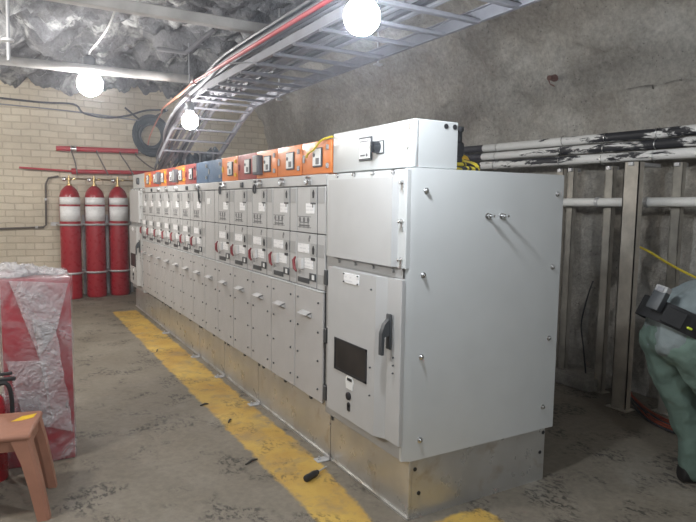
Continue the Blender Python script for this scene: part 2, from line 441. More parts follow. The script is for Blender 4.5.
def bay(root, y0, w, style):
    k = w / .405
    def S(a): return y0 + a * k
    # upper panel: main leaf, narrow right strip, cross joints
    mb = MB()
    for z0, z1 in ((1.067, 1.405), (1.412, 1.70)):
        mb.box(-.004, .02, S(.121), S(.402), z0, z1, .002, 1)
        mb.box(-.004, .02, S(.006), S(.110), z0, z1, .002, 1)
    pan = mb.build('front_panel', 'greyfront', root)
    mb = MB(); mb.box(-.0025, .003, S(.112), S(.119), 1.066, 1.70); mb.build('panel_joint', 'black', root)
    mb = MB(); mb.box(-.016, .0, S(.006), S(.402), HU + .008, 1.053, .004, 1)
    cov = mb.build('lower_cover', 'cover', root)
    cover_handle(root, cov, S(.225), .893)
    mb = MB(); mb.box(.004, .018, S(.20), S(.225), HU - .022, HU + .006); mb.build('fixing_tab', 'dark', root)
    mb = MB()
    for sy in (.065, .355):
        for z in (.985, .80, .62, .44): screw(mb, -.016, S(sy), z, 'x', .007)
    split(mb, 'cover_screw', 'dark', cov)
    if style == 'blank':
        mb = MB(); mb.box(-.008, -.004, S(.24), S(.33), 1.575, 1.63); mb.build('label_plate', 'white', pan)
        return
    # indicator in the header strip
    if style in ('full', 'loop'):
        mb = MB(); mb.lathe([(.027, 0), (.027, .022), (.021, .03), (.019, .022), (.0005, .022)], (-.004, S(.225), 1.738), (-1, 0, 0), 18)
        g = mb.build('pressure_gauge', 'chrome', root)
        mb = MB(); mb.lathe([(.018, 0), (.018, .001), (.0005, .002)], (-.0265, S(.225), 1.738), (-1, 0, 0), 14); mb.build('gauge_dial', 'white', g)
    else:
        mb = MB(); mb.box(-.02, -.004, S(.19), S(.235), 1.716, 1.757, .004); mb.build('test_socket', 'dark', root)
    mb = MB(); mb.box(-.007, -.004, S(.122), S(.21), 1.60, 1.692); mb.box(-.007, -.004, S(.02), S(.10), 1.60, 1.692); split(mb, 'key_band', 'band', pan)
    mb = MB(); mb.prism([(S(.150), 1.662), (S(.163), 1.682), (S(.176), 1.662), (S(.170), 1.630), (S(.156), 1.630)], 0, -.010, -.007); mb.build('key_slot', 'black', pan)
    mb = MB(); mb.box(-.009, -.004, S(.14), S(.20), 1.592, 1.602); mb.box(-.009, -.004, S(.165), S(.175), 1.572, 1.592); mb.build('slot_mark', 'dark', pan)
    mb = MB(); mb.box(-.007, -.004, S(.155), S(.27), 1.532, 1.597); mb.build('label_plate', 'paper', pan)
    # mimic diagram
    mb = MB(); z = 1.478
    mb.box(-.0055, -.004, S(.20), S(.39), z + .032, z + .036); mb.box(-.0055, -.004, S(.20), S(.39), z - .036, z - .032)
    mb.box(-.0055, -.004, S(.23), S(.36), z - .006, z + .000)
    for a in (.24, .30, .36):
        mb.lathe([(.017, 0), (.017, .001), (.0005, .0012)], (-.004, S(a), z + .014), (-1, 0, 0), 12)
        mb.box(-.0055, -.004, S(a) - .003, S(a) + .003, z - .04, z + .03)
    mb.box(-.0055, -.004, S(.22), S(.37), z - .028, z - .018)
    mb.build('mimic_diagram', 'printed', pan)
    mb = MB(); mb.box(-.0055, -.004, S(.205), S(.225), 1.375, 1.395); mb.box(-.0055, -.004, S(.218), S(.23), 1.355, 1.380); mb.build('arrow_mark', 'printed', pan)
    # lower switching zone
    mb = MB(); mb.box(-.007, -.004, S(.225), S(.385), 1.28, 1.337); mb.build('instruction_label', 'paper', pan)
    mb = MB(); mb.box(-.006, -.004, S(.02), S(.10), 1.265, 1.345); mb.box(-.006, -.004, S(.12), S(.2), 1.265, 1.345); mb.box(-.006, -.004, S(.02), S(.10), 1.10, 1.16); split(mb, 'lower_key_band', 'band', pan)
    mb = MB(); mb.prism([(S(.146), 1.310), (S(.160), 1.332), (S(.174), 1.31), (S(.168), 1.278), (S(.152), 1.278)], 0, -.010, -.006); mb.box(-.009, -.004, S(.14), S(.19), 1.238, 1.256); mb.build('lower_key_slot', 'black', pan)
    mb = MB(); mb.box(-.007, -.004, S(.165), S(.285), 1.183, 1.247); mb.build('rating_label', 'paper', pan)
    mb = MB(); mb.prism([(S(.30), 1.24), (S(.365), 1.24), (S(.34), 1.175), (S(.30), 1.175)], 0, -.024, -.004)
    fl = mb.build('lockout_tag', 'tagwhite', pan)
    mb = MB(); mb.tube([(-.02, S(.395), 1.245), (-.038, S(.385), 1.225), (-.046, S(.355), 1.175), (-.04, S(.335), 1.155)], [.006, .011, .011, .006], 10); mb.build('switch_handle', 'redflag', fl)
    mb = MB(); mb.cyl((-.03, S(.31), 1.166), (-.03, S(.31), 1.143), .010, seg=10); mb.build('padlock', 'chrome', fl)
    mb = MB(); mb.box(-.009, -.004, S(.215), S(.38), 1.084, 1.118, .002, 1); mb.build('name_strip', 'dark', pan)
    mb = MB(); mb.box(-.012, -.004, S(.122), S(.205), 1.108, 1.158, .002, 1); bl = mb.build('indicator_block', 'dark', pan)
    mb = MB(); mb.box(-.014, -.012, S(.135), S(.165), 1.118, 1.148); mb.build('indicator_face', 'white', bl)
    if style == 'loop':
        mb = MB()
        pts = smoothpath([(-.008, S(.19), 1.74), (-.035, S(.14), 1.73), (-.04, S(.10), 1.69), (-.03, S(.12), 1.62), (-.008, S(.155), 1.59)], 5)
        mb.tube(pts, .007, 6); mb.build('test_lead', 'black', root)

def unit(y0, n, w, label, styles, loop=False):
    L = n * w
    root = thing('switchgear_unit', (.4, y0 + L / 2, HU), label, 'switchgear', 'ring main switchgear units in the row')
    mb = MB(); mb.box(.02, .80, y0 + .003, y0 + L - .003, HU, HC - .004, .004, 1); mb.build('body', 'grey', root)
    mb = MB(); mb.box(-.004, .02, y0 + .004, y0 + L - .004, 1.708, HC, .003, 1); mb.build('header_strip', 'greyfront', root)
    mb = MB(); mb.box(.008, .0195, y0 + .006, y0 + L - .006, 1.05, 1.71); mb.build('gap_shade', 'dark', root)  # dark strip behind the panel gaps, standing in for their shade
    mb = MB(); mb.box(-.019, .02, y0 + .002, y0 + L - .002, 1.055, 1.061, .002, 1); mb.build('drip_edge', 'grey', root)
    if loop:
        mb = MB(); pts = [(-.012, y0 + L - .06 + .022 * math.cos(a), 1.70 + .032 * math.sin(a)) for a in [2 * PI * i / 14 for i in range(15)]]
        mb.tube(pts, .006, 6); mb.box(-.012, -.004, y0 + L - .075, y0 + L - .045, 1.745, 1.765); mb.build('cable_clamp', 'dark', root)
    for i in range(n): bay(root, y0 + i * w, w, styles[i])
    # feet tabs under the front edge
    return root

unit(.84, 3, .407, 'three-bay grey switchgear unit right beside the nearest metering cabinet', ['full', 'full', 'full'], True)
unit(2.061, 2, .418, 'two-bay grey switchgear unit under dark red and orange boxes, second from the near cabinet', ['socket', 'full'], True)
unit(2.897, 2, .407, 'two-bay grey switchgear unit under the two slate blue boxes, one bay blank', ['blank', 'loop'])
unit(3.711, 3, .42, 'three-bay grey switchgear unit just beyond the slate blue boxes', ['socket', 'full', 'full'])
unit(4.971, 3, .427, 'three-bay grey switchgear unit farthest along, beside the far metering cabinet', ['full', 'socket', 'full'])

def metering(y0, label, w=.84):
    Y = lambda a: y0 + a
    root = thing('metering_cabinet', (.53, Y(w / 2), HB), label, 'switchgear cabinet', 'metering cabinets at the row ends')
    mb = MB(); mb.box(.02, 1.06, Y(.034), Y(w - .003), HB, HC - .003, .004, 1); mb.build('body', 'grey', root)
    mb = MB(); mb.prism([(0, Y(.036)), (0, Y(.022)), (.052, Y(0)), (1.0725, Y(0)), (1.0725, Y(.034)), (.02, Y(.034))], 2, HB - .002, HC)
    side = mb.build('side_panel', 'grey', root)
    mb = MB()
    for x, z in ((1.02, 1.668), (1.008, 1.256), (1.005, .846), (.98, .443), (.10, 1.667), (.095, 1.254), (.095, .843), (.10, .413)):
        mb.lathe([(.015, 0), (.015, .003), (.010, .006), (.010, .012), (.006, .015), (.0005, .015)], (x, Y(0), z), (0, -1, 0), 10)
    split(mb, 'panel_bolt', 'chrome', side)
    for x in (.50, .60):
        mb = MB(); mb.cyl((x, Y(0), 1.545), (x, Y(-.055), 1.545), .007, seg=8)
        mb.lathe([(.016, 0), (.016, .006), (.007, .009)], (x, Y(0), 1.545), (0, -1, 0), 10)
        mb.lathe([(.012, 0), (.012, .010), (.006, .012)], (x, Y(-.018), 1.545), (0, -1, 0), 8)
        mb.build('earthing_stud', 'chrome', side)
    # side frame strip around the upper door
    mb = MB(); mb.box(-.006, .02, Y(.012), Y(w - .008), 1.285, HC - .006, .003, 1)
    ud = mb.build('upper_door', 'grey', root)
    mb = MB()
    a, bq = Y(.092), Y(.75); c0, c1 = 1.292, 1.733
    # raised pan with sloped near edge
    mb.prism([(-.006, a - .014), (-.036, a), (-.036, bq), (-.006, bq)], 2, c0, c1)
    mb.build('door_pan', 'greyfront', ud)
    mb = MB()
    for i in range(4):
        y = Y(.125 + .19 * i)
        mb.lathe([(.013, 0), (.013, .004), (.009, .007), (.009, .016), (.004, .019)], (-.006, y, 1.757), (-1, 0, 0), 10)
    split(mb, 'door_bolt', 'chrome', ud)
    mb = MB()
    for z in (1.702, 1.514, 1.328):
        mb.lathe([(.014, 0), (.014, .006), (.008, .010), (.008, .022), (.004, .024)], (-.006, Y(.047), z), (-1, 0, 0), 10)
        mb.box(-.014, -.006, Y(.036), Y(.046), z - .045, z)
    split(mb, 'turn_catch', 'chrome', ud)
    # recess between the doors
    mb = MB(); mb.box(.0, .02, Y(.02), Y(w - .012), 1.236, 1.287)
    for i in range(4): mb.lathe([(.010, 0), (.010, .012), (.0005, .012)], (.0, Y(.12 + .185 * i), 1.268), (-1, 0, 0), 8)
    mb.build('recess_rail', 'band', root)
    mb = MB(); mb.box(.0, .02, Y(.037), Y(w - .006), HB + .002, 1.235, .002, 1); mb.build('door_frame', 'band', root)
    # lower door, thick folded leaf: flat, chamfer strip, set-back strip with the handle
    n0, n1 = Y(.014), Y(.715)
    mb = MB()
    mb.prism([(-.001, n0), (-.019, n0), (-.022, n0 + .004), (-.022, Y(.135)), (-.055, Y(.195)), (-.055, n1 - .006), (-.050, n1), (-.001, n1)], 2, .395, 1.232)
    ld = mb.build('lower_door', 'greyfront', root, 20)
    mb = MB(); mb.box(-.0575, -.054, Y(.275), Y(.612), .66, .828, .001, 1); fr = mb.build('door_window', 'glass', ld)
    fm = MB()
    for q in ((.268, .619, .824, .836), (.268, .619, .652, .664)): fm.box(-.060, -.053, Y(q[0]), Y(q[1]), q[2], q[3])
    for q in ((.268, .281), (.606, .619)): fm.box(-.060, -.053, Y(q[0]), Y(q[1]), .652, .836)
    fm.build('window_gasket', 'black', fr)
    mb = MB(); mb.box(-.059, -.054, Y(.358), Y(.522), 1.163, 1.22, .002, 1); npl = mb.build('nameplate', 'paper', ld)
    mb = MB()
    for yy in (.366, .514):
        for zz in (1.170, 1.213): screw(mb, -.059, Y(yy), zz, 'x', .004)
    split(mb, 'plate_screw', 'dark', npl)
    # swing handle
    mb = MB(); mb.box(-.042, -.030, Y(.078), Y(.118), .875, 1.055, .006); ha = mb.build('handle_base', 'dark', ld)
    mb = MB()
    mb.prism([(-.042, 1.03), (-.068, 1.005), (-.086, .96), (-.086, .85), (-.072, .85), (-.068, .94), (-.042, .945)], 1, Y(.084), Y(.112))
    mb.build('handle_grip', 'dark', ha)
    # key lock plate
    mb = MB(); mb.lathe([(.042, 0), (.042, .003), (.0005, .004)], (-.055, Y(.445), .615), (-1, 0, 0), 20); mb.box(-.059, -.055, Y(.41), Y(.48), .575, .635); lp = mb.build('lock_plate', 'white', ld)
    mb = MB(); mb.box(-.061, -.058, Y(.415), Y(.465), .622, .637)
    mb.lathe([(.022, 0), (.022, .010), (.014, .014), (.0005, .014)], (-.055, Y(.45), .535), (-1, 0, 0), 14)
    mb.lathe([(.014, 0), (.014, .006), (.0005, .006)], (-.055, Y(.448), .485), (-1, 0, 0), 12); mb.box(-.061, -.055, Y(.437), Y(.461), .45, .485)
    split(mb, 'key_lock', 'black', lp)
    for z in (1.155, .80, .445):
        mb = MB(); mb.box(-.022, .0, Y(w - .052), Y(w - .012), z - .045, z + .045, .003, 1); mb.build('hinge', 'dark', root)
    mb = MB()
    for y, z in ((.235, 1.16), (.235, .75), (.235, .6), (.06, .84), (.06, .80), (.06, .76)): screw(mb, -.055 if y > .2 else -.030, Y(y), z, 'x', .005)
    split(mb, 'door_screw', 'dark', ld)
    return root
metering(0.0, 'tall grey metering cabinet nearest the camera, with window, black handle and broad blank end panel')
metering(6.256, 'grey metering cabinet at the far end of the row beside the red cylinders')

# plinths
def plinth(y0, y1, d, label, end=False, HB=HU):
    root = thing('plinth', (.5, (y0 + y1) / 2, 0), label, 'plinth', 'galvanised plinths under the switchgear')
    mb = MB(); mb.box(.042, .060, y0 + .003, y1 - .003, 0.0, HB - .003, .002, 1)
    mb.box(.032, .042, y0 + .003, y1 - .003, 0, .012)
    mb.build('front_sheet', 'galv', root)
    mb = MB(); mb.box(d - .018, d, y0 + .003, y1 - .003, 0, HB - .003); mb.build('rear_sheet', 'galv', root)
    for k, (ya, yb) in enumerate(((y0 + .003, y0 + .02), (y1 - .02, y1 - .003))):
        mb = MB(); mb.box(.060, d - .018, ya, yb, 0, HB - .003); es = mb.build('end_sheet', 'galv', root)
        if end and k == 0:
            h = MB()
            for x, z in ((.078, .262), (.105, .13), (1.0, .285), (.98, .17)): h.lathe([(.011, 0), (.011, .003), (.0005, .003)], (x, ya, z), (0, -1, 0), 10)
            split(h, 'bolt_hole', 'black', es)
    mb = MB(); mb.box(.036, .05, y1 - .035, y1 - .012, HB - .05, HB - .002); mb.build('joint_tab', 'dark', root)
plinth(.002, .838, 1.015, 'galvanised plinth under the nearest cabinet, yellow smear at its corner', True, .312)
plinth(.84, 2.06, .78, 'galvanised plinth under the three-bay unit beside the nearest cabinet')
plinth(2.062, 2.895, .78, 'galvanised plinth under the two-bay unit with dark red box above')
plinth(2.898, 3.709, .78, 'galvanised plinth under the unit with slate blue boxes')
plinth(3.712, 4.969, .78, 'galvanised plinth under the unit just beyond the slate blue boxes')
plinth(4.972, 7.093, 1.015, 'longest galvanised plinth, at the far end of the row', False, .312)

# ------------------------------------------------------------------ boxes on top
def top_box(y0, w, mat, label, device=False, tie=False, knob='yellowcap', relay=True):
    z0, z1 = HC + .002, HC + .212
    root = thing('relay_box', (.13, y0 + w / 2, z0), label, 'control box', 'coloured relay boxes on top of the switchgear')
    mb = MB(); mb.box(.045, .24, y0 + .008, y0 + w - .008, z0, z1, .004, 1); mb.build('enclosure', mat, root)
    mb = MB(); mb.box(.028, .045, y0 + .006, y0 + w - .006, z0 + .004, z1 - .004, .005, 2); d = mb.build('box_door', mat, root)
    if relay:
        yc = y0 + w * .42
        mb = MB(); mb.box(.018, .028, yc - .062, yc + .062, z0 + .045, z0 + .165, .004, 1); r = mb.build('relay_frame', 'dark', d)
        mb = MB(); mb.box(.014, .018, yc - .05, yc + .052, z0 + .055, z0 + .157); mb.build('relay_face', 'white', r)
        mb = MB(); mb.box(.011, .014, yc - .035, yc + .005, z0 + .062, z0 + .10); mb.lathe([(.012, 0), (.012, .004), (.0005, .004)], (.014, yc + .03, z0 + .12), (-1, 0, 0), 10); mb.build('relay_keypad', 'printed', r)
    mb = MB()
    for z in (z0 + .05, z0 + .16):
        mb.box(.012, .028, y0 + .028, y0 + .046, z - .016, z + .016, .004, 1)
    mb.box(.02, .028, y0 + w - .05, y0 + w - .025, z0 + .08, z0 + .13, .003, 1)
    split(mb, 'door_latch', knob, d)
    if device:
        yc = y0 + w * .77
        mb = MB(); mb.box(-.018, .028, yc - .045, yc + .055, z0 + .03, z0 + .175, .005); dv = mb.build('meter_housing', 'devgrey', root)
        mb = MB(); mb.box(-.021, -.018, yc - .03, yc + .045, z0 + .05, z0 + .16); mb.build('meter_face', 'band', dv)
    if tie:
        pts = smoothpath([(.02, y0 + .02, z1 + .004), (-.002, y0 + .08, z1 - .012), (-.006, y0 + .17, z1 - .06), (.0, y0 + .26, z1 - .078), (.004, y0 + .29, z1 - .10)], 6)
        mb = MB(); mb.tube([(.12, y0 + .01, z1 + .008), (.03, y0 + .012, z1 + .008)] + pts, .007, 6); mb.build('rope_tie', 'rope_yellow', root)
ys = [.84 + .407 * i for i in range(3)] + [2.061, 2.479, 2.897, 3.304] + [3.711 + .42 * i for i in range(3)] + [4.971 + .427 * i for i in range(3)]
ws = [.407] * 3 + [.418] * 2 + [.407] * 2 + [.42] * 3 + [.427] * 3
specs = [('orange', 'bright orange relay box with yellow rope tied across its corner, nearest of the orange boxes', 0, 1),
         ('orange', 'orange relay box standing second from the long grey box', 0, 0),
         ('orange', 'orange relay box with protruding grey meter, next to the near dark red box', 1, 0),
         ('redbox', 'dark red relay box nearest the camera, with white relay plate', 0, 0),
         ('orange', 'orange relay box standing between slate blue and dark red boxes', 0, 0),
         ('blue', 'slate blue box beside the orange box, nearer of the two blue ones', 0, 0),
         ('blue', 'slate blue box beside the far dark red box, farther of the two blue ones', 0, 0),
         ('redbox', 'dark red relay box just beyond the two slate blue boxes', 0, 0),
         ('orange', 'orange relay box with grey meter sticking out, first beyond the far dark red box', 1, 0),
         ('redbox', 'reddish relay box squeezed between two orange boxes with meters', 0, 0),
         ('orange', 'light orange relay box with grey meter, beside the bright red-orange box', 1, 0),
         ('redorange', 'bright red-orange relay box, second from the far grey box', 0, 0),
         ('orange', 'orange relay box touching the small grey box at the far end', 0, 0)]
for y, w, (mt, lb, dv, tie) in zip(ys, ws, specs):
    top_box(y, w, mt, lb, dv, tie, 'band' if mt == 'blue' else 'redflag' if mt == 'redbox' else ('yellowcap' if y > 2 else 'band'), mt != 'blue')

def long_box(y0, w, label):
    z0, z1 = HC + .002, HC + .235
    root = thing('instrument_box', (.14, y0 + w / 2, z0), label, 'control box')
    mb = MB(); mb.box(.055, .305, y0 + .004, y0 + w - .006, z0, z1, .005, 1); en = mb.build('enclosure', 'grey', root)
    mb = MB()
    for x in (.225, .28): mb.lathe([(.013, 0), (.013, .003), (.0005, .003)], (x, y0 + .004, z1 - .025), (0, -1, 0), 12)
    split(mb, 'knockout_plug', 'black', en)
    mb = MB(); mb.box(.035, .055, y0, y0 + w - .004, z0 + .003, z1, .006, 2); d = mb.build('lid', 'grey', root)
    mb = MB(); mb.box(.026, .035, y0 + .378, y0 + .508, z0 + .055, z0 + .182, .003, 1); mt = mb.build('meter_bezel', 'dark', d)
    mb = MB(); mb.box(.022, .026, y0 + .389, y0 + .497, z0 + .067, z0 + .172); f = mb.build('meter_face', 'white', mt)
    mb = MB(); mb.box(.0205, .022, y0 + .435, y0 + .482, z0 + .078, z0 + .088); mb.box(.0195, .022, y0 + .408, y0 + .424, z0 + .076, z0 + .092); mb.box(.0205, .022, y0 + .40, y0 + .487, z0 + .155, z0 + .16); mb.build('dial_mark', 'printed', f)
    mb = MB(); mb.box(.029, .035, y0 + .265, y0 + .335, z0 + .082, z0 + .152, .002, 1); sp = mb.build('switch_plate', 'dark', d)
    mb = MB(); mb.box(.027, .029, y0 + .272, y0 + .328, z0 + .089, z0 + .145); mb.build('switch_scale', 'white', sp)
    mb = MB(); mb.lathe([(.030, 0), (.032, .018), (.026, .038), (.0005, .04)], (.029, y0 + .315, z0 + .117), (-1, 0, 0), 16); mb.box(-.020, .0, y0 + .308, y0 + .322, z0 + .088, z0 + .146, .003, 1); mb.build('rotary_knob', 'blackgloss', sp)
    mb = MB(); mb.lathe([(.015, 0), (.015, .004), (.0005, .005)], (.035, y0 + .05, z1 - .035), (-1, 0, 0), 12); mb.lathe([(.010, 0), (.010, .004), (.0005, .005)], (.035, y0 + .06, z0 + .10), (-1, 0, 0), 12); split(mb, 'lid_screw', 'chrome', d)
    return root
long_box(0.012, .824, 'long light grey instrument box with meter and black rotary knob, on the nearest cabinet')
def small_grey():
    y0, w, z0 = 6.27, .80, HC + .002; z1 = z0 + .2
    root = thing('instrument_box', (.14, y0 + w / 2, z0), 'small light grey box with dark dial on the far metering cabinet', 'control box')
    mb = MB(); mb.box(.05, .26, y0, y0 + w, z0, z1, .005, 1); mb.build('enclosure', 'grey', root)
    mb = MB(); mb.box(.03, .05, y0, y0 + w, z0, z1, .005, 1); d = mb.build('lid', 'grey', root)
    mb = MB(); mb.lathe([(.05, 0), (.045, .03), (.0005, .032)], (.03, y0 + .38, z0 + .1), (-1, 0, 0), 16); mb.build('rotary_knob', 'dark', d)
small_grey()

# black plug and yellow cap behind the long box, striped leads
root = thing('cable_plug', (.37, .10, HC), 'black cable plug standing upright behind the long grey instrument box', 'plug')
mb = MB(); mb.lathe([(.026, 0), (.026, .07), (.034, .08), (.038, .11), (.034, .14), (.024, .15), (.024, .2), (.032, .205), (.032, .225), (.0005, .225)], (.37, .10, HC), (0, 0, 1), 16); mb.build('plug_body', 'black', root)
mb = MB()
for z in (.02, .035, .05): mb.lathe([(.029, 0), (.029, .006), (.026, .007)], (.34, .1, HC + z), (0, 0, 1), 16)
split(mb, 'grip_ring', 'blackgloss', root)
root = thing('dust_cover', (.475, .19, HC), 'rounded yellow cover lying on the cabinet top beside the black plug', 'cover')
mb = MB(); mb.lathe([(.052, 0), (.055, .02), (.050, .06), (.036, .085), (.015, .096), (.0005, .097)], (.475, .19, HC), (0, 0, 1), 20); mb.build('shell', 'yellowcap', root)
mb = MB(); mb.lathe([(.058, .0), (.058, .012), (.05, .014)], (.475, .19, HC), (0, 0, 1), 20); mb.build('lower_rim', 'black', root)
for i in range(3):
    mb = MB(); z = HC + .012 + .021 * i
    mb.tube(smoothpath([(.30, .10 + .03 * i, z), (.37, .05 + .02 * i, z), (.43, .07 + .03 * i, z + .004), (.52, .10, z - .01 * i), (.60, .22 + .04 * i, HC + .012)], 6), .011, 8)
    solo(mb, 'striped_lead', 'stripe', 'yellow and black striped lead coiled on the cabinet top by the rounded yellow cover', 'cable', 'striped leads on the cabinet top', (.40, .1, HC))

# ------------------------------------------------------------------ small things on the floor
for i, (y, lb) in enumerate([(.85, 'bright metal floor bracket at the plinth joint beside the screwdriver'), (2.02, 'bright metal floor bracket at plinth, first beyond the screwdriver'),
                             (2.88, 'bright metal floor bracket at plinth under the near slate blue box'), (3.68, 'bright metal floor bracket at plinth under the far slate blue box'),
                             (4.95, 'bright metal floor bracket at plinth, farthest of the row')]):
    root = thing('floor_bracket', (-.01, y, 0), lb, 'bracket', 'floor brackets along the plinth')
    mb = MB(); mb.box(-.055, .03, y - .032, y + .032, 0, .007, .002, 1); mb.box(.022, .031, y - .032, y + .032, 0, .03, .002, 1); mb.build('bracket_plate', 'steel', root)
    mb = MB(); mb.lathe([(.012, 0), (.012, .010), (.007, .011), (.007, .022), (.0005, .022)], (-.03, y, .007), (0, 0, 1), 6); mb.build('anchor_bolt', 'steel', root)
root = thing('screwdriver', (-.17, .70, .0), 'black-handled screwdriver lying on the yellow strip against the plinth', 'screwdriver')
hd = V((-.235, .625, .021)); dr = V((.205, .115, -.012)).normalized()
mb = MB(); mb.lathe([(.010, 0), (.019, .006), (.021, .02), (.019, .045), (.021, .08), (.018, .105), (.011, .115), (.014, .125), (.009, .13)], hd, dr, 14); mb.build('handle', 'black', root)
mb = MB(); mb.cyl(hd + dr * .128, hd + dr * .225, .0045, seg=8); mb.prism([(-.006, -.002), (.006, -.002), (.006, .002), (-.006, .002)], 2, 0, .0001) if False else None; mb.build('shank', 'steel', root)
for (x, y, a, l, lb) in [(-.41, 1.02, .4, .10, 'dark sliver of scrap on the edge of the yellow strip nearest the camera'), (-.30, 1.75, .9, .06, 'small dark scrap chip lying mid-way on the yellow strip'),
                         (-.36, 2.18, .2, .07, 'rusty bent offcut lying on the yellow strip'), (-.30, 4.1, 1.2, .08, 'dark scrap piece at the outer edge of the far yellow strip')]:
    mb = MB(); d = V((math.cos(a), math.sin(a), 0)) * l / 2; c = V((x, y, .007))
    mb.tube([c - d, c + d * .2 + V((0, .01, .003)), c + d], [.005, .008, .004], 6); solo(mb, 'scrap_offcut', 'debris', lb, 'scrap', 'scrap on the floor', (x, y, 0))

# ------------------------------------------------------------------ red gas cylinders
CY = [(-.735, 8.26), (-.355, 8.32), (.02, 8.38)]
rk = thing('cylinder_rack', (-.3, 8.6, 0), 'grey steel rack with clamps holding the three red cylinders to the wall', 'rack')
for z in (1.20, .42):
    mb = MB(); mb.box(-1.0, .32, 8.56, 8.60, z - .03, z + .03, .004, 1); mb.build('rail', 'steel', rk)
    for x, y in CY:
        mb = MB(); pts = [(x + .172 * math.cos(a), y + .172 * math.sin(a), z) for a in [PI * 1.0 + PI * i / 14 for i in range(15)]]
        pts = [(x - .172, 8.56, z)] + pts + [(x + .172, 8.56, z)]
        mb.tube(pts, .017, 6); mb.build('clamp', 'steel', rk)
for x in (-.50, -.13, .26):
    mb = MB(); mb.box(x - .02, x + .02, 8.60, 8.66, 0, 1.35); mb.build('post', 'steel', rk)
pos = ['leftmost tall red gas cylinder, on the side of the bare block wall', 'middle tall red gas cylinder of the three against the block wall', 'tall red gas cylinder nearest the switchgear, half beside the far cabinet']
for (x, y), lb in zip(CY, pos):
    root = thing('gas_cylinder', (x, y, 0), lb, 'gas cylinder', 'red gas cylinders against the block wall')
    mb = MB(); mb.lathe([(.14, 0), (.152, .015), (.155, .05), (.155, 1.60), (.150, 1.655), (.135, 1.715), (.108, 1.765), (.075, 1.80), (.045, 1.82), (.034, 1.835), (.0005, 1.835)], (x, y, 0), (0, 0, 1), 32); mb.build('cylinder_body', 'red', root)
    for z0, z1 in ((1.525, 1.64), (1.255, 1.495)):
        mb = MB(); n = 14; ang = [PI + .25 + (PI - .5) * i / n for i in range(n + 1)]
        R = [[mb.bm.verts.new((x + .1565 * math.cos(a), y + .1565 * math.sin(a), z)) for a in ang] for z in (z0, z1)]
        for i in range(n): mb.bm.faces.new((R[0][i], R[0][i + 1], R[1][i + 1], R[1][i]))
        o = mb.build('paper_label', 'paper', root)
        sl = o.modifiers.new('t', 'SOLIDIFY'); sl.thickness = .001; sl.offset = 1
    mb = MB(); mb.lathe([(.04, 1.825), (.04, 1.85), (.02, 1.855), (.02, 1.90), (.026, 1.905), (.026, 1.95), (.012, 1.955), (.012, 1.99), (.0005, 1.99)], (x, y, 0), (0, 0, 1), 14)
    mb.cyl((x - .05, y, 1.925), (x + .05, y, 1.925), .015, seg=10); va = mb.build('valve', 'brass', root)
    mb = MB(); mb.lathe([(.034, 0), (.036, .02), (.03, .05), (.0005, .052)], (x - .05, y, 1.925), (-1, 0, 0), 14); mb.build('valve_wheel', 'chrome', va)
for i, (a, bb) in enumerate(((CY[0], CY[1]), (CY[1], CY[2]), (CY[2], (.40, 8.43)))):
    mb = MB(); mb.cyl((a[0] + .055, a[1], 1.935), (bb[0] - .085, bb[1], 1.935), .013, seg=8)
    mb.lathe([(.021, 0), (.021, .03), (.013, .032)], (a[0] + .06, a[1], 1.935), (1, 0, 0), 6)
    solo(mb, 'pilot_tube', 'brass', ['brass tube linking the leftmost and middle cylinder valves', 'brass tube linking the middle and right cylinder valves', 'brass tube from the right cylinder valve towards the switchgear'][i], 'pipe', 'brass pilot tubes', (a[0] + .15, a[1], 1.935))
# manifold pipes
root = thing('manifold_pipe', (-.22, 8.64, 2.44), 'thick short red manifold pipe high on the block wall', 'pipe')
mb = MB(); mb.cyl((-.88, 8.62, 2.432), (.40, 8.62, 2.452), .042, seg=16); mb.build('pipe_run', 'redpipe', root)
mb = MB(); mb.cyl((-.67, 8.62, 2.436), (-.58, 8.62, 2.438), .056, seg=16); mb.box(-.64, -.61, 8.62, 8.75, 2.39, 2.49); mb.build('wall_clamp', 'chrome', root)
mb = MB(); mb.cyl((.40, 8.62, 2.452), (.435, 8.62, 2.453), .035, seg=14); mb.build('end_cap', 'chrome', root)
root = thing('discharge_pipe', (-.3, 8.64, 2.08), 'long thin red discharge pipe just above the cylinder valves', 'pipe')
mb = MB(); mb.cyl((-1.42, 8.64, 2.10), (-.6, 8.64, 2.07), .017, seg=12); mb.cyl((-.6, 8.64, 2.07), (.95, 8.64, 2.095), .036, seg=14); mb.build('pipe_run', 'redpipe', root)
mb = MB(); mb.lathe([(.05, 0), (.05, .07), (.036, .08)], (-.66, 8.64, 2.07), (1, 0, 0), 12); mb.build('pipe_tee', 'redpipe', root)
for i, x in enumerate((-.66, -.27, .10, .42)):
    mb = MB(); x2 = x + (.07, .16, .20, .26)[i]; z2 = (2.02, 2.02, 2.02, 2.14)[i]; x0_ = min(x, .36)
    mb.tube(smoothpath([(x0_, 8.575, 2.42), (x0_ + .01, 8.53, 2.36), (x + .05 + .03 * i, 8.50, 2.2), (x2, 8.46, z2)], 6), .012, 8)
    solo(mb, 'flexible_hose', 'hosebrown', ['black hose from the manifold pipe above the leftmost cylinder', 'black hose from the manifold pipe above the middle cylinder', 'black hose from the manifold pipe above the right cylinder', 'black hose at the right end of the manifold pipe'][i], 'hose', 'hoses under the red manifold pipe', (x, 8.5, 2.2))
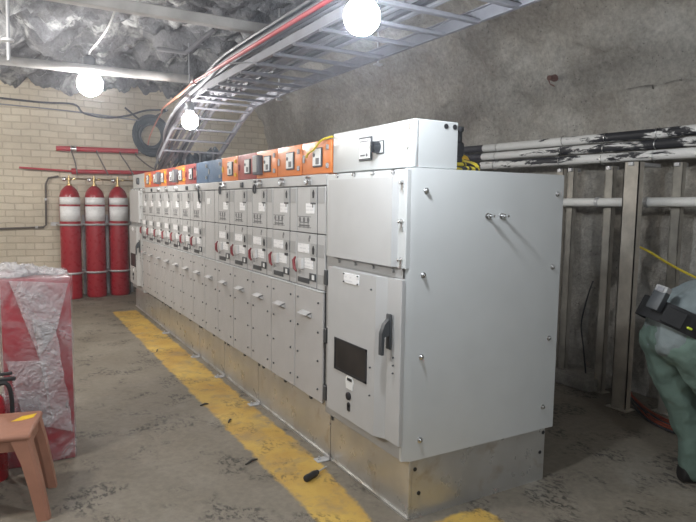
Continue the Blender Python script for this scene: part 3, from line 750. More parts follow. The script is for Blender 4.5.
# conduit
mb = MB(); mb.tube([(-3.4, 8.70, 1.07), (-1.10, 8.70, 1.145), (-1.06, 8.70, 1.18), (-1.045, 8.70, 1.85), (-1.0, 8.70, 1.95), (-.85, 8.70, 1.985)], .015, 10)
root = thing('conduit', (-1.06, 8.72, 1.1), 'thin brown conduit bending up the block wall left of the cylinders', 'conduit')
mb.build('conduit_run', 'conduitbrown', root)
for x, z in ((-1.9, 1.119), (-1.2, 1.142), (-1.05, 1.6)):
    mb = MB(); mb.box(x - .02, x + .02, 8.68, 8.752, z - .02, z + .02, .003, 1); mb.build('saddle_clip', 'steel', root)

# hose coil
root = thing('hose_coil', (.60, 8.62, 2.42), 'round coil of dark blue-grey hose hung high on the block wall', 'hose')
random.seed(3)
for k in range(13):
    mb = MB(); r = .185 + .0105 * k; c = V((.645 + random.uniform(-.015, .015), 8.70 - .024 * (k % 4) - .03, 2.75 + random.uniform(-.02, .02) - .02 * (k % 3)))
    mb.tube([c + V((r * math.cos(a), random.uniform(-.004, .004), r * 1.1 * math.sin(a))) for a in [2 * PI * i / 36 for i in range(37)]], .017, 7)
    mb.build('hose_loop', 'hoseblue', root)
# cable sagging along the top of the block wall
mb = MB(); mb.tube(smoothpath([(-1.9, 8.62, 3.17), (-1.1, 8.62, 3.15), (-.60, 8.6, 3.16), (-.45, 8.6, 3.03), (-.1, 8.6, 2.985), (.25, 8.6, 3.05), (.55, 8.6, 3.16), (.9, 8.6, 3.2)], 6), .016, 7)
solo(mb, 'sagging_cable', 'cableblack', 'black cable sagging along the top of the block wall', 'cable', None, (-.1, 8.6, 3.0))
mb = MB(); mb.tube(smoothpath([(-1.9, 8.66, 3.08), (-.6, 8.66, 3.05), (0.4, 8.66, 2.99), (1.2, 8.66, 2.96)], 5), .012, 6)
solo(mb, 'wall_cable', 'cablegrey', 'thin grey cable running straight across the upper block wall', 'cable', None, (-.6, 8.66, 3.0))
for i, (p, q) in enumerate((((.20, 8.6, 3.18), (.43, 8.62, 3.0)), ((.92, 8.6, 3.2), (.62, 8.62, 3.02)))):
    mb = MB(); mb.cyl(p, q, .016, seg=8); solo(mb, 'hanger_strut', 'cableblack', ['left dark strut holding the hose coil from the roof', 'right dark strut holding the hose coil from the roof'][i], 'strut', 'struts above the hose coil', p)

# ------------------------------------------------------------------ overhead services
ZL = 2.70
root = thing('cable_ladder', (.4, 2, ZL), 'grey cable ladder hung under the roof above the switchgear, bending down at its far end', 'cable ladder')
RR = [(.765, -1.6, ZL), (.775, 2.0, ZL), (.80, 3.75, ZL), (.86, 4.45, ZL - .06), (.90, 5.3, 2.36), (.90, 5.75, 2.17)]
LR = [(.045, -1.6, ZL), (.05, 2.0, ZL), (.06, 3.75, ZL), (.10, 4.45, ZL - .06), (.12, 5.3, 2.36), (.12, 5.75, 2.17)]
def railmesh(pts, hh=.05, t=.006, flange=.025, s=1):
    mb = MB(); P = smoothpath(pts, 6)
    prof2 = [(0, -hh), (flange * s, -hh), (flange * s, -hh + t), (t * s, -hh + t), (t * s, hh - t), (flange * s, hh - t), (flange * s, hh), (0, hh)]
    rings = []
    for p in P: rings.append([mb.bm.verts.new(p + V((a, 0, c))) for a, c in prof2])
    for a, c in zip(rings, rings[1:]):
        for k in range(8): mb.bm.faces.new((a[k], a[(k + 1) % 8], c[(k + 1) % 8], c[k]))
    mb.bm.faces.new(rings[0]); mb.bm.faces.new(rings[-1][::-1]); return mb
railmesh(RR, hh=.042, s=-1).build('rail', 'tray', root); railmesh(LR, hh=.03, s=1).build('rail', 'tray', root)
PR, PL = smoothpath(RR, 40), smoothpath(LR, 40)
acc = 0; last = None
for a, c in zip(PR, PL):
    if last is not None: acc += (a - last).length
    last = a
    if acc > .30 or a is PR[0]:
        acc = 0; mb = MB(); mid = (a + c) / 2
        mb.box(c.x + .004, a.x - .004, mid.y - .02, mid.y + .02, mid.z - .045, mid.z - .022, .003, 1); mb.build('rung', 'tray', root)
for y in (-.6, 1.55, 3.4):
    for x in (.80,):
        mb = MB(); mb.cyl((x, y, ZL - .06), (x, y, 3.55), .008, seg=6); mb.box(x - .03, x + .03, y - .02, y + .02, ZL - .065, ZL - .052); mb.build('drop_rod', 'steel', root)
# cables laid on the ladder
random.seed(11)
for k in range(5):
    x = .16 + .062 * k; r = random.choice([.016, .02, .024])
    z = ZL - .02 + r
    j = lambda s: random.uniform(-s, s)
    pts = [(x, -1.6, z), (x + j(.02), .4, z), (x + j(.02), 2.2, z), (x + .015 + j(.01), 3.75, z), (x + .05, 4.45, z - .05), (x + .06 + j(.02), 5.3, 2.37 + r), (x + .06, 6.3, 1.97 + r)]
    mb = MB(); mb.tube(smoothpath(pts, 6), r, 8)
    solo(mb, 'power_cable', 'cablegrey' if k % 3 else 'cableblack', 'dusty cable lying lengthwise on the overhead cable ladder', 'cable', 'cables on the cable ladder', (x, 2, ZL))
# bundle beside the left rail, sweeping down behind the relay boxes
for k in range(6):
    x = .015 - .046 * (k % 3) + .06; z = ZL + .075 + .05 * (k // 3); r = (.019, .022, .016)[k % 3]
    e = random.uniform(-.06, .06)
    pts = [(x, -1.6, z), (x, .9, z), (x + .01, 2.6, z + .01), (x + .05, 3.4, z - .03), (x + .05 + e, 4.3, z - .16), (x + .16 + e, 5.4, 2.44 + .03 * (k // 3)), (.34 + e + .05 * (k % 3), 6.6, 2.18 + .02 * k), (.42 + .05 * k, 7.5, 2.0 + .03 * k)]
    mb = MB(); mb.tube(smoothpath(pts, 6), r, 8)
    solo(mb, 'bundle_cable', 'cablegrey' if k in (0, 2, 4) else 'cableblack', 'dusty cable in the bundle strapped along the left side of the ladder', 'cable', 'cables bundled beside the ladder', (x, 2, z))
# dark sleeve where the cables drop
root = thing('cable_sleeve', (.62, 5.9, 2.0), 'lumpy dark plastic-wrapped cable bundle dropping behind the red relay boxes', 'cable bundle')
mb = MB()
P = smoothpath([(.27, 5.9, 2.30), (.40, 5.92, 2.19), (.58, 5.95, 2.17), (.80, 5.95, 2.21), (.98, 5.95, 2.29)], 8)
mb.tube(P, [.075 + .018 * math.sin(i * 1.7) + .012 * math.sin(i * 4.1) for i in range(len(P))], 14)
mb.build('sleeve', 'hoseblue', root)
mb = MB()
for i in (4, 12, 20, 27): mb.tube([P[i] + V((.0, .105 * math.cos(a), .105 * math.sin(a))) for a in [2 * PI * q / 14 for q in range(15)]], .012, 6)
split(mb, 'wrap_band', 'cablegrey', root)

# red pipe along the ladder, rope from its end
mb = MB(); mb.tube([(-.085, -1.6, 2.70), (-.078, 1.2, 2.70), (-.07, 3.05, 2.70)], .022, 12)
solo(mb, 'air_pipe', 'redpipe', 'slim red pipe running overhead along the left of the cable ladder', 'pipe', None, (-.07, 1, 2.7)) if False else None
root = thing('air_pipe', (-.17, 1, 2.72), 'slim red pipe running overhead along the left of the cable ladder', 'pipe')
mb.bm.free() if False else None
mb = MB(); mb.tube([(-.19, -1.6, 2.645), (-.185, 1.2, 2.645), (-.18, 3.0, 2.645)], .014, 12); mb.build('pipe_run', 'redpipe', root)
mb = MB(); mb.cyl((-.18, 2.98, 2.645), (-.18, 3.06, 2.645), .022, seg=12); mb.build('pipe_coupling', 'redflag', root)
mb = MB()
for y in (.2, 2.2): mb.cyl((-.185, y, 2.65), (.047, y, 2.685), .006, seg=6)
split(mb, 'pipe_strap', 'steel', root)
mb = MB(); mb.tube(smoothpath([(-.18, 3.06, 2.645), (-.03, 4.2, 2.70), (.28, 6.2, 2.86), (.72, 8.2, 3.08), (.66, 8.3, 2.95), (.58, 8.45, 2.72), (.55, 8.5, 2.56)], 6), .012, 6)
rp = solo(mb, 'hanging_rope', 'rope_pink', 'faded orange rope from the red pipe end down through the hose coil', 'rope', None, (.72, 8.2, 3.08))

# roof pipes and beams
mb = MB(); mb.box(-2.4, .62, 2.36, 2.44, 2.97, 3.05, .008, 1); bo = solo(mb, 'roof_beam', 'lime', 'pale limewashed steel bar crossing the roof at top left', 'beam', None, (-1, 2.4, 3.0))
mb = MB(); mb.cyl((-2.8, 4.7, 2.96), (.18, 4.35, 2.93), .045, seg=14); solo(mb, 'roof_pipe', 'lime', 'pale round pipe crossing under the roof behind the left lamp', 'pipe', None, (-1, 4.5, 2.95))
root = thing('hanging_rod', (-1.62, 1.6, 2.2), 'thin grey vertical rod with round clamp hanging at the top left', 'rod')
mb = MB(); mb.cyl((-1.62, 1.95, 2.44), (-1.60, 2.0, 3.6), .011, seg=8); mb.build('rod', 'steel', root)
mb = MB(); mb.lathe([(.014, 0), (.035, .006), (.035, .02), (.014, .026)], (-1.62, 1.957, 2.55), (0, 0, 1), 14); mb.build('clamp_disc', 'white', root)
for i, (p, q) in enumerate((((-.4, 3.4, 2.98), (.0, 3.0, 3.12)),)):
    mb = MB(); mb.tube([p, ((p[0] + q[0]) / 2, (p[1] + q[1]) / 2, p[2] - .05), q], .02, 8)
    solo(mb, 'loose_roof_cable', 'cablegrey', 'short loose cable under the rock roof behind the pale bar', 'cable', None, p)

# lamps
def lamp(loc, r, mat, top, label, cord_pts, cordmat='cablegrey'):
    p = V(loc); root = thing('light_bulb', p + V((0, 0, .2)), label, 'lamp', 'bare lit bulbs')
    mb = MB(); prof_ = []
    for i in range(17):
        a = -PI / 2 + PI * .86 * i / 16
        prof_.append((r * math.cos(a), r * math.sin(a)))
    mb.lathe(prof_ + [(r * .40, r * 1.15)], p, (0, 0, 1), 28); mb.build('globe', mat, root)
    mb = MB(); mb.lathe([(r * .42, r * 1.13), (r * .5, r * 1.2), (r * .5, r * 2.1), (r * .3, r * 2.3), (.0005, r * 2.3)], p, (0, 0, 1), 16); mb.build('socket', 'dark', root)
    mb = MB(); mb.tube(smoothpath([p + V((0, 0, r * 2.25))] + [V(c) for c in cord_pts], 6), .009, 7); mb.build('cord', cordmat, root)
    return root
lamp((-.43, -.25, 2.335), .072, 'bulbnear', 2.7, 'brightest bare bulb hanging in front of the ladder at the top of the picture', [(-.43, -.25, 2.6), (-.40, -.25, 3.0), (-.38, -.2, 3.5)])
lamp((-.845, 4.52, 2.80), .125, 'bulb', 3.0, 'bare lit bulb under the pale roof pipe at left, with white cord', [(-.84, 4.45, 3.12), (-.80, 4.2, 3.16), (-.76, 3.8, 3.22), (-.72, 3.6, 3.35)], 'white')
lamp((.02, 3.885, 2.42), .085, 'bulbfar', 3.0, 'bare lit bulb beside the bending cable ladder, near the hose coil', [(.02, 3.885, 2.8), (.02, 3.9, 3.2)])

# ------------------------------------------------------------------ pipes on the right wall
PX = 2.72
for k, (z0, z1, r, mt, lb) in enumerate(((2.205, 2.165, .039, 'flaky', 'topmost of the three flaking white pipes along the right wall'), (2.117, 2.085, .037, 'flaky', 'middle of the three flaking white pipes along the right wall'), (2.025, 2.005, .039, 'flaky', 'lowest of the three stacked flaking white pipes along the right wall'))):
    root = thing('service_pipe', (PX, 1, z0), lb, 'pipe', 'flaking white pipes on the right wall')
    x = PX - (.0, .015, .03)[k]
    dz = (.035, .03, .022)[k]
    mb = MB(); mb.tube([V((x, -1.8, z0 - .03)), V((x, .5, z0 - dz)), V((x, 2.45, z0 - .012))], r, 16); mb.build('painted_run', mt, root)
    mb = MB(); mb.tube(smoothpath([V((x, 2.4, z0 - .012)), V((x, 3.4, z0)), V((x + .02, 5.0, z0 - .02)), V((x + .02, 8.5, z0 - .05))], 5), r * .92, 14); mb.build('bare_run', 'cableblack', root)
    mb = MB()
    for y in (2.25, 1.42, .98, .52, .18): mb.tube([V((x + (r + .004) * math.cos(a), y, z0 - .018 + (r + .004) * math.sin(a) + (-.012 if y < 1 else 0))) for a in [2 * PI * i / 14 for i in range(15)]], .004, 5)
    split(mb, 'wire_tie', 'chrome', root)
root = thing('drain_pipe', (2.68, 1, 1.64), 'single white pipe running below the stacked pipes on the right wall', 'pipe')
mb = MB(); mb.cyl((2.68, -1.8, 1.66), (2.68, 3.2, 1.62), .036, seg=16); mb.build('pipe_run', 'whitepipe', root)
mb = MB()
for y in (.55, 1.0): mb.cyl((2.68, y - .015, 1.641), (2.68, y + .015, 1.641), .041, seg=16)
split(mb, 'pipe_clip', 'steel', root)

def post(x, y, w, d, z1, mat, label, split=None):
    root = thing('support_post', (x, y, 0), label, 'post', 'posts under the wall pipes')
    mb = MB()
    # C-section facing the camera
    t = .008
    mb.box(x, x + t, y - w / 2, y + w / 2, 0, z1); mb.box(x, x + d, y - w / 2, y - w / 2 + t, 0, z1); mb.box(x, x + d, y + w / 2 - t, y + w / 2, 0, z1)
    mb.build('channel', mat, root)
    mb = MB(); mb.box(x - .03, x + d + .03, y - w / 2 - .03, y + w / 2 + .03, 0, .01, .002, 1); mb.build('foot_plate', mat, root)
    mb = MB(); mb.box(x - .02, 2.84, y - .02, y + .02, z1 - .03, z1, .003, 1); mb.build('pipe_arm', 'steel', root)
post(2.50, .58, .13, .06, 1.945, 'timber', 'broad pale steel post standing between pipes and person')
post(2.735, .95, .075, .05, 1.94, 'postdark', 'narrow post under the pipes, just left of the broad pale post')
post(2.735, .36, .075, .05, 1.94, 'postdark', 'narrow post under the pipes, right of the broad pale post')
post(2.735, 1.46, .065, .05, 1.94, 'timber', 'narrow upright post at the edge of the grey end panel, left of its twin')
post(2.735, 1.34, .06, .05, 1.94, 'postdark', 'narrow upright post close right of its twin by the end panel')

# rock bolts in the shotcrete
def nearest_wall(y, z):
    best = None
    for i in range(400):
        p = prof(i / 399)
        if best is None or abs(p.z - z) < abs(best.z - z): best = p
    return best.x
for (y, z, mt, lb) in [(1.70, 2.81, 'rustplate', 'rusty red rock bolt stub in the shotcrete wall above the pipes'), (1.75, 3.50, 'rustplate', 'rusty red bolt end high on the shotcrete near the picture top')]:
    x = nearest_wall(y, z)
    root = thing('rock_bolt', (x, y, z), lb, 'rock bolt', 'rock bolts in the shotcrete')
    d = V((-.9, -.2, -.15)).normalized()
    mb = MB(); mb.tube([V((x + .06, y, z)), V((x, y, z)) + d * .14], [.024, .024], 8); mb.build('bolt_shank', mt, root)
    mb = MB(); mb.lathe([(.085, 0), (.08, .012), (.035, .02), (.032, .05)], V((x + .01, y, z)) + d * .02, d, 10); mb.build('bolt_plate', 'rustplate', root)

# yellow rope, red cables at the wall foot
mb = MB(); mb.tube(smoothpath([(2.70, .66, 1.30), (2.69, .53, 1.26), (2.68, .33, 1.17), (2.66, .10, 1.09), (2.60, -.2, 1.03), (2.6, -.9, 1.0)], 6), .009, 7)
solo(mb, 'yellow_cord', 'rope_yellow', 'yellow cord slanting across the lower right wall behind the person', 'cord', None, (2.8, .58, 1.26))
random.seed(5)
for k in range(6):
    mb = MB(); j = lambda q: random.uniform(-q, q)
    mb.tube(smoothpath([(2.70 + j(.05), .66 + j(.04), .16 - .015 * k), (2.62 + j(.03), .55 - .03 * k, .04), (2.50 + .02 * k, .36 - .02 * k, .012), (2.40 + .035 * k, .15, .012 + .003 * (k % 3)), (2.36 + .05 * k, -.2, .012), (2.2 + .06 * k, -.9, .012)], 6), .007, 6)
    solo(mb, 'loose_cable', 'copper' if k % 3 else 'cableblack', 'thin orange-red cable trailing on the floor between broad post and person' if k % 3 else 'thin black cable among the orange-red ones on the floor by the person', 'cable', 'orange-red cables on the floor' if k % 3 else 'black cables on the floor', (2.4, .0, 0))
mb = MB(); mb.tube(smoothpath([(2.80, 1.10, .95), (2.76, 1.12, .80), (2.80, 1.2, .55), (2.78, 1.15, .35), (2.74, 1.08, .13)], 6), .007, 6)
solo(mb, 'dangling_cable', 'black', 'black cable dangling down the wall left of the broad post', 'cable', None, (2.8, 1.1, .9))

# ------------------------------------------------------------------ stool
STC = V((-1.753, 1.145, 0))
root = thing('plastic_stool', STC, 'salmon plastic stool with splayed legs at the lower left', 'stool')
sz, hw = .438, .187
def st(mb): bmesh.ops.rotate(mb.bm, verts=mb.bm.verts[:], cent=(0, 0, 0), matrix=Matrix.Rotation(math.radians(-12), 3, 'Z')); bmesh.ops.translate(mb.bm, verts=mb.bm.verts[:], vec=STC); return mb
mb = MB(); mb.box(-hw, hw, -hw, hw, sz - .036, sz, .018, 4)
st(mb).build('seat', 'stool', root)
mb = MB(); q = hw - .012
mb.box(-q, q, -q, -q + .012, sz - .085, sz - .02); mb.box(-q, q, q - .012, q, sz - .085, sz - .02)
mb.box(-q, -q + .012, -q, q, sz - .085, sz - .02); mb.box(q - .012, q, -q, q, sz - .085, sz - .02)
st(mb).build('apron', 'stool', root)
for gx, gy, ox, oy in ((1, -1, .085, -.045), (1, 1, .065, .012), (-1, -1, -.03, -.045), (-1, 1, -.03, .02)):
    mb = MB(); cx, cy = gx * (hw - .004), gy * (hw - .004)
    def ring(z, k, wd, t):
        p = V((cx + ox * k, cy + oy * k, z)); ix, iy = -gx, -gy
        return [mb.bm.verts.new(p + V(q)) for q in ((0, iy * .012, 0), (ix * .012, 0, 0), (ix * wd, 0, 0), (ix * wd, iy * t, 0), (ix * t, iy * t, 0), (ix * t, iy * wd, 0), (0, iy * wd, 0))]
    rs = [ring(sz - .03, 0, .085, .04), ring(sz - .085, .14, .075, .04), ring(sz - .14, .32, .068, .04), ring(.18, .62, .062, .04), ring(0, 1, .055, .04)]
    for a, c in zip(rs, rs[1:]):
        for k in range(7): mb.bm.faces.new((a[k], a[(k + 1) % 7], c[(k + 1) % 7], c[k]))
    mb.bm.faces.new(rs[0]); mb.bm.faces.new(rs[-1][::-1])
    st(mb).build('leg', 'stool', root)
mb = MB()
mb.prism([(.06, .03), (.10, .10), (.165, .13), (.16, .07), (.11, .035)], 2, sz - .0005, sz + .0012); st(mb).build('paint_smear', 'yellowcap', root)

# ------------------------------------------------------------------ red crate in stretch film
root = thing('wrapped_crate', (-1.62, 1.85, 0), 'tall red crate wrapped in clear stretch film at the left edge', 'crate')
bx0, bx1, by0, by1, bz = -1.715, -1.345, 1.61, 2.08, 1.135
mb = MB(); mb.box(bx0, bx1, by0, by1, 0.0, bz, .008, 2); mb.build('crate_body', 'redwrap', root)
def crumple(o, amp, sc, axis_min=None):
    me = o.data
    for w in me.vertices:
        q = w.co * sc
        w.co += w.normal * amp * (abs(fbm(q, 3)) * 1.6)
def shell(x0, x1, y0, y1, z0, z1, n):
    bm = bmesh.new(); bmesh.ops.create_cube(bm, size=1)
    bmesh.ops.subdivide_edges(bm, edges=bm.edges[:], cuts=n, use_grid_fill=True)
    for w in bm.verts: w.co = V(((x0 + x1) / 2 + w.co.x * (x1 - x0), (y0 + y1) / 2 + w.co.y * (y1 - y0), (z0 + z1) / 2 + w.co.z * (z1 - z0)))
    m_ = MB(); m_.bm.free(); m_.bm = bm; return m_
o = shell(bx0 - .004, bx1 + .004, by0 - .004, by1 + .004, .0, bz + .006, 34).build('stretch_film', 'film', root, 180); crumple(o, .012, 11)
for w in o.data.vertices:
    if w.co.z < .004: w.co.z = .004
# folded white sheet hanging over the front face, as a film panel
def sheet(pts, n, name, mat, amp, sc):
    a, b_, c, d = [V(p) for p in pts]; m_ = MB(); R = [[m_.bm.verts.new(a.lerp(b_, i / n).lerp(d.lerp(c, i / n), j / n)) for j in range(n + 1)] for i in range(n + 1)]
    for i in range(n):
        for j in range(n): m_.bm.faces.new((R[i][j], R[i + 1][j], R[i + 1][j + 1], R[i][j + 1]))
    o = m_.build(name, mat, root, 180); crumple(o, amp, sc); s = o.modifiers.new('t', 'SOLIDIFY'); s.thickness = .0015
    return o
f = by0 - .024
sheet([(-1.67, f, 1.13), (-1.36, f, 1.10), (-1.43, f, .82), (-1.53, f, .66)], 20, 'film_fold', 'filmsheet', .010, 9)
sheet([(-1.56, f - .006, .90), (-1.44, f - .006, .86), (-1.36, f - .006, .18), (-1.47, f - .006, .22)], 20, 'film_fold', 'filmsheet', .010, 9)
sheet([(-1.70, f, .66), (-1.50, f, .64), (-1.47, f, .22), (-1.62, f, .28)], 20, 'film_fold', 'filmsheet', .010, 9)
# crumpled film bunched on the top
for (x, y, s, zz) in ((-1.66, 1.72, .085, .07), (-1.57, 1.80, .075, .055), (-1.48, 1.80, .065, .035), (-1.42, 1.74, .06, .028)):
    m_ = MB(); bmesh.ops.create_icosphere(m_.bm, subdivisions=4, radius=1.0)
    for w in m_.bm.verts:
        d = w.co.normalized(); k = 1 + .75 * (noise.ridged_multi_fractal(d * 1.6 + V((x * 9, y * 5, 0)), 1, 2, 4, 1, 2) - 1.0) * .5
        w.co = V((x + d.x * s * k, y + d.y * s * k, bz + .012 + max(-.005, d.z * zz * k)))
    m_.build('bunched_film', 'filmwhite', root, 180)

# extinguisher, mostly outside the frame
root = thing('fire_extinguisher', (-1.86, 1.56, 0), 'red extinguisher with black top behind the stool at the left edge', 'fire extinguisher')
mb = MB(); mb.lathe([(.07, 0), (.075, .01), (.075, .42), (.066, .47), (.035, .51), (.022, .52), (.0005, .52)], (-1.86, 1.56, 0), (0, 0, 1), 24); mb.build('extinguisher_body', 'red', root)
mb = MB(); mb.lathe([(.026, .515), (.026, .56), (.012, .575), (.0005, .575)], (-1.86, 1.56, 0), (0, 0, 1), 14); mb.box(-1.875, -1.73, 1.545, 1.575, .565, .585, .004, 1); mb.box(-1.875, -1.745, 1.547, 1.573, .60, .615, .004, 1); mb.box(-1.875, -1.845, 1.545, 1.575, .56, .615); mb.build('valve_lever', 'black', root)
mb = MB(); mb.tube(smoothpath([(-1.84, 1.55, .545), (-1.78, 1.53, .56), (-1.755, 1.53, .48), (-1.756, 1.54, .3), (-1.761, 1.55, .15)], 6), .012, 8); mb.build('discharge_hose', 'black', root)

root.location += V((.075, -.05, 0))

# ------------------------------------------------------------------ person bending forward
F = V((.865, -.502, 0)); S = V((.502, .865, 0)); U = V((0, 0, 1))
B0 = V((1.372, -.341, 0))           # under the back of the hips
def L(f, s, z): return B0 + F * f + S * s + U * z
def skin(name, verts, edges, mat, parent, root_i=0, sub=2):
    me = bpy.data.meshes.new(name + '_s'); me.from_pydata([v[0] for v in verts], [], [] ) if False else me.from_pydata([tuple(v[0]) for v in verts], edges, [])
    o = bpy.data.objects.new(name + '_s', me); COL.objects.link(o)
    sk = o.modifiers.new('sk', 'SKIN'); sk.use_smooth_shade = True
    d = me.skin_vertices[0].data
    for i, (p, r) in enumerate(verts):
        d[i].radius = (r, r) if isinstance(r, (int, float)) else r
        d[i].use_root = (i == root_i)
    ss = o.modifiers.new('ss', 'SUBSURF'); ss.levels = sub; ss.render_levels = sub
    dg = bpy.context.evaluated_depsgraph_get(); me2 = bpy.data.meshes.new_from_object(o.evaluated_get(dg))
    bpy.data.objects.remove(o)
    me2.materials.clear(); me2.materials.append(M[mat])
    for p in me2.polygons: p.use_smooth = True
    me2.name = name
    ob = bpy.data.objects.new(name, me2); COL.objects.link(ob)
    if parent is not None:
        me2.transform(Matrix.Translation(-worldloc(parent))); ob.parent = parent
    return ob
PER = thing('person', L(.28, 0, 0), 'person in grey-green work clothes and black belt bending forward at the right edge', 'person')
hip = L(.125, 0, .93)
kneeF, kneeN = L(.32, .11, .45), L(.46, -.12, .45)
ankF, ankN = L(.40, .11, .09), L(.54, -.12, .09)
hF, hN = L(.17, .10, .88), L(.20, -.10, .88)
waist = L(.19, 0, 1.02); chest = L(.40, 0, 1.13); upper = L(.55, 0, 1.20); neck = L(.68, 0, 1.265); headb = L(.74, 0, 1.29)
shF, shN = L(.58, .17, 1.20), L(.58, -.17, 1.20)
elF, elN = L(.66, .22, .93), L(.68, -.21, .93)
wrF, wrN = L(.84, .18, .80), L(.86, -.16, .80)
def blob(name, chains, voxel, mat, parent, wrinkle=0.0, wsc=8.0, iters=6):
    """one continuous skin over tapering limbs: chains of (point, radius)"""
    m_ = MB()
    for ch in chains:
        for (p, r) in ch:
            g = bmesh.ops.create_icosphere(m_.bm, subdivisions=2, radius=r)
            for w in g['verts']: w.co += V(p)
        if len(ch) > 1: m_.tube([c[0] for c in ch], [c[1] for c in ch], 14)
    o = m_.build(name, mat, None, 180)
    rm = o.modifiers.new('rm', 'REMESH'); rm.mode = 'VOXEL'; rm.voxel_size = voxel; rm.use_smooth_shade = True
    sm = o.modifiers.new('sm', 'SMOOTH'); sm.factor = .5; sm.iterations = iters
    dg = bpy.context.evaluated_depsgraph_get(); me2 = bpy.data.meshes.new_from_object(o.evaluated_get(dg)); me2.name = name
    bpy.data.objects.remove(o)
    me2.materials.clear(); me2.materials.append(M[mat])
    for p in me2.polygons: p.use_smooth = True
    if wrinkle:
        nr = [w.normal.copy() for w in me2.vertices]
        for w, n_ in zip(me2.vertices, nr):
            q = w.co; w.co += n_ * (wrinkle * fbm(V((q.x * wsc, q.y * wsc, q.z * wsc * .8)), 4))
    ob = bpy.data.objects.new(name, me2); COL.objects.link(ob)
    me2.transform(Matrix.Translation(-worldloc(parent))); ob.parent = parent
    return ob
def pair(p, r, off): return [(p + S * off, r), (p - S * off, r)]
def lad(p, s_, r): return (p + S * s_, r)
bch = [[lad(hip + F * .045, s_, .075), lad(waist + F * .02, s_, .075), lad(chest, s_, .09), lad(upper, s_ * 1.4, .08)] for s_ in (-.06, .06)]
bch += [[(upper, .07), (neck, .052), (headb, .05)],
        [(hF, .075), (kneeF, .055), (L(.37, .11, .28), .056), (ankF, .04)], [(hN, .075), (kneeN, .055), (L(.51, -.12, .28), .056), (ankN, .04)],
        [(upper, .07), (shF, .055), (elF, .04), (wrF, .028)], [(upper, .07), (shN, .055), (elN, .04), (wrN, .028)]]
def hand(w, e, sgn):
    d = (w - e).normalized(); sd = S * sgn
    nrm = d.cross(sd).normalized()
    if nrm.z > 0: nrm = -nrm
    for off in (-.026, -.009, .009, .025): bch.append([(w + d * .005 + sd * off * .5, .017), (w + d * .09 + sd * off, .0125)])
    for k, (off, ln) in enumerate(((-.032, .070), (-.011, .080), (.011, .075), (.031, .060))):
        b0 = w + d * .092 + sd * off
        bch.append([(b0, .0095), (b0 + d * ln * .5 + nrm * .008 + sd * off * .15, .009), (b0 + d * ln * .82 + nrm * .030 + sd * off * .2, .008), (b0 + d * ln * .95 + nrm * .052 + sd * off * .2, .007)])
    b0 = w + d * .03 - sd * .025
    bch.append([(b0, .014), (b0 + d * .035 - sd * .028 + nrm * .010, .0115), (b0 + d * .068 - sd * .030 + nrm * .024, .009)])
hand(wrF, elF, 1); hand(wrN, elN, -1)
body = blob('body', bch, .0065, 'skin', PER, 0, iters=3)
# head, joined into the body mesh so it stays one figure
hm = MB(); bmesh.ops.create_uvsphere(hm.bm, u_segments=32, v_segments=24, radius=1.0)
hx = V((.80, 0, -.6)).normalized()  # face direction in (F, ., U)
fd = (F * .75 + U * -.66).normalized(); ud = (F * .66 + U * .75).normalized()
hc = headb + F * .075 + U * .055
for w in hm.bm.verts:
    c = w.co.copy(); x, y, z = c.x, c.y, c.z   # x forward, y side, z up
    fx = .098 * x; sy = .075 * y; uz = .118 * z
    if z < -.1: sy *= 1 - .28 * (-z - .1); fx *= 1 - .12 * (-z)
    if x > .75 and abs(y) < .22:
        if -.35 < z < .12: fx += .022 * (1 - abs(y) / .22) * (1 - abs(z + .16) / .30)
        if -.62 < z < -.46: fx += .006
    if x > .6 and .05 < z < .25 and .25 < abs(y) < .5: fx -= .008
    if abs(y) > .93 and abs(z) < .22 and -.25 < x < .15: sy += math.copysign(.018, y)
    w.co = hc + fd * fx + S * sy + ud * uz
hm.bm.transform(Matrix.Translation(-worldloc(PER)))
bm = bmesh.new(); bm.from_mesh(body.data); tmp = bpy.data.meshes.new('h'); hm.bm.to_mesh(tmp); hm.bm.free(); bm.from_mesh(tmp)
for f_ in bm.faces: f_.smooth = True
bm.to_mesh(body.data); bm.free()
hr = MB(); bmesh.ops.create_uvsphere(hr.bm, u_segments=28, v_segments=18, radius=1.0)
for w in list(hr.bm.verts):
    if w.co.z < -.15 + .75 * max(0, w.co.x): hr.bm.verts.remove(w)
for w in hr.bm.verts: w.co = hc + fd * (.104 * w.co.x - .004) + S * .081 * w.co.y + ud * .126 * w.co.z
hr.build('hair', 'hair', PER)
for sg in (-1, 1):
    em = MB(); em.lathe([(.0005, -.008), (.008, -.004), (.010, 0), (.008, .004), (.0005, .007)], hc + fd * .083 + S * .030 * sg + ud * .012, fd, 12); em.build('eye', 'white', PER)
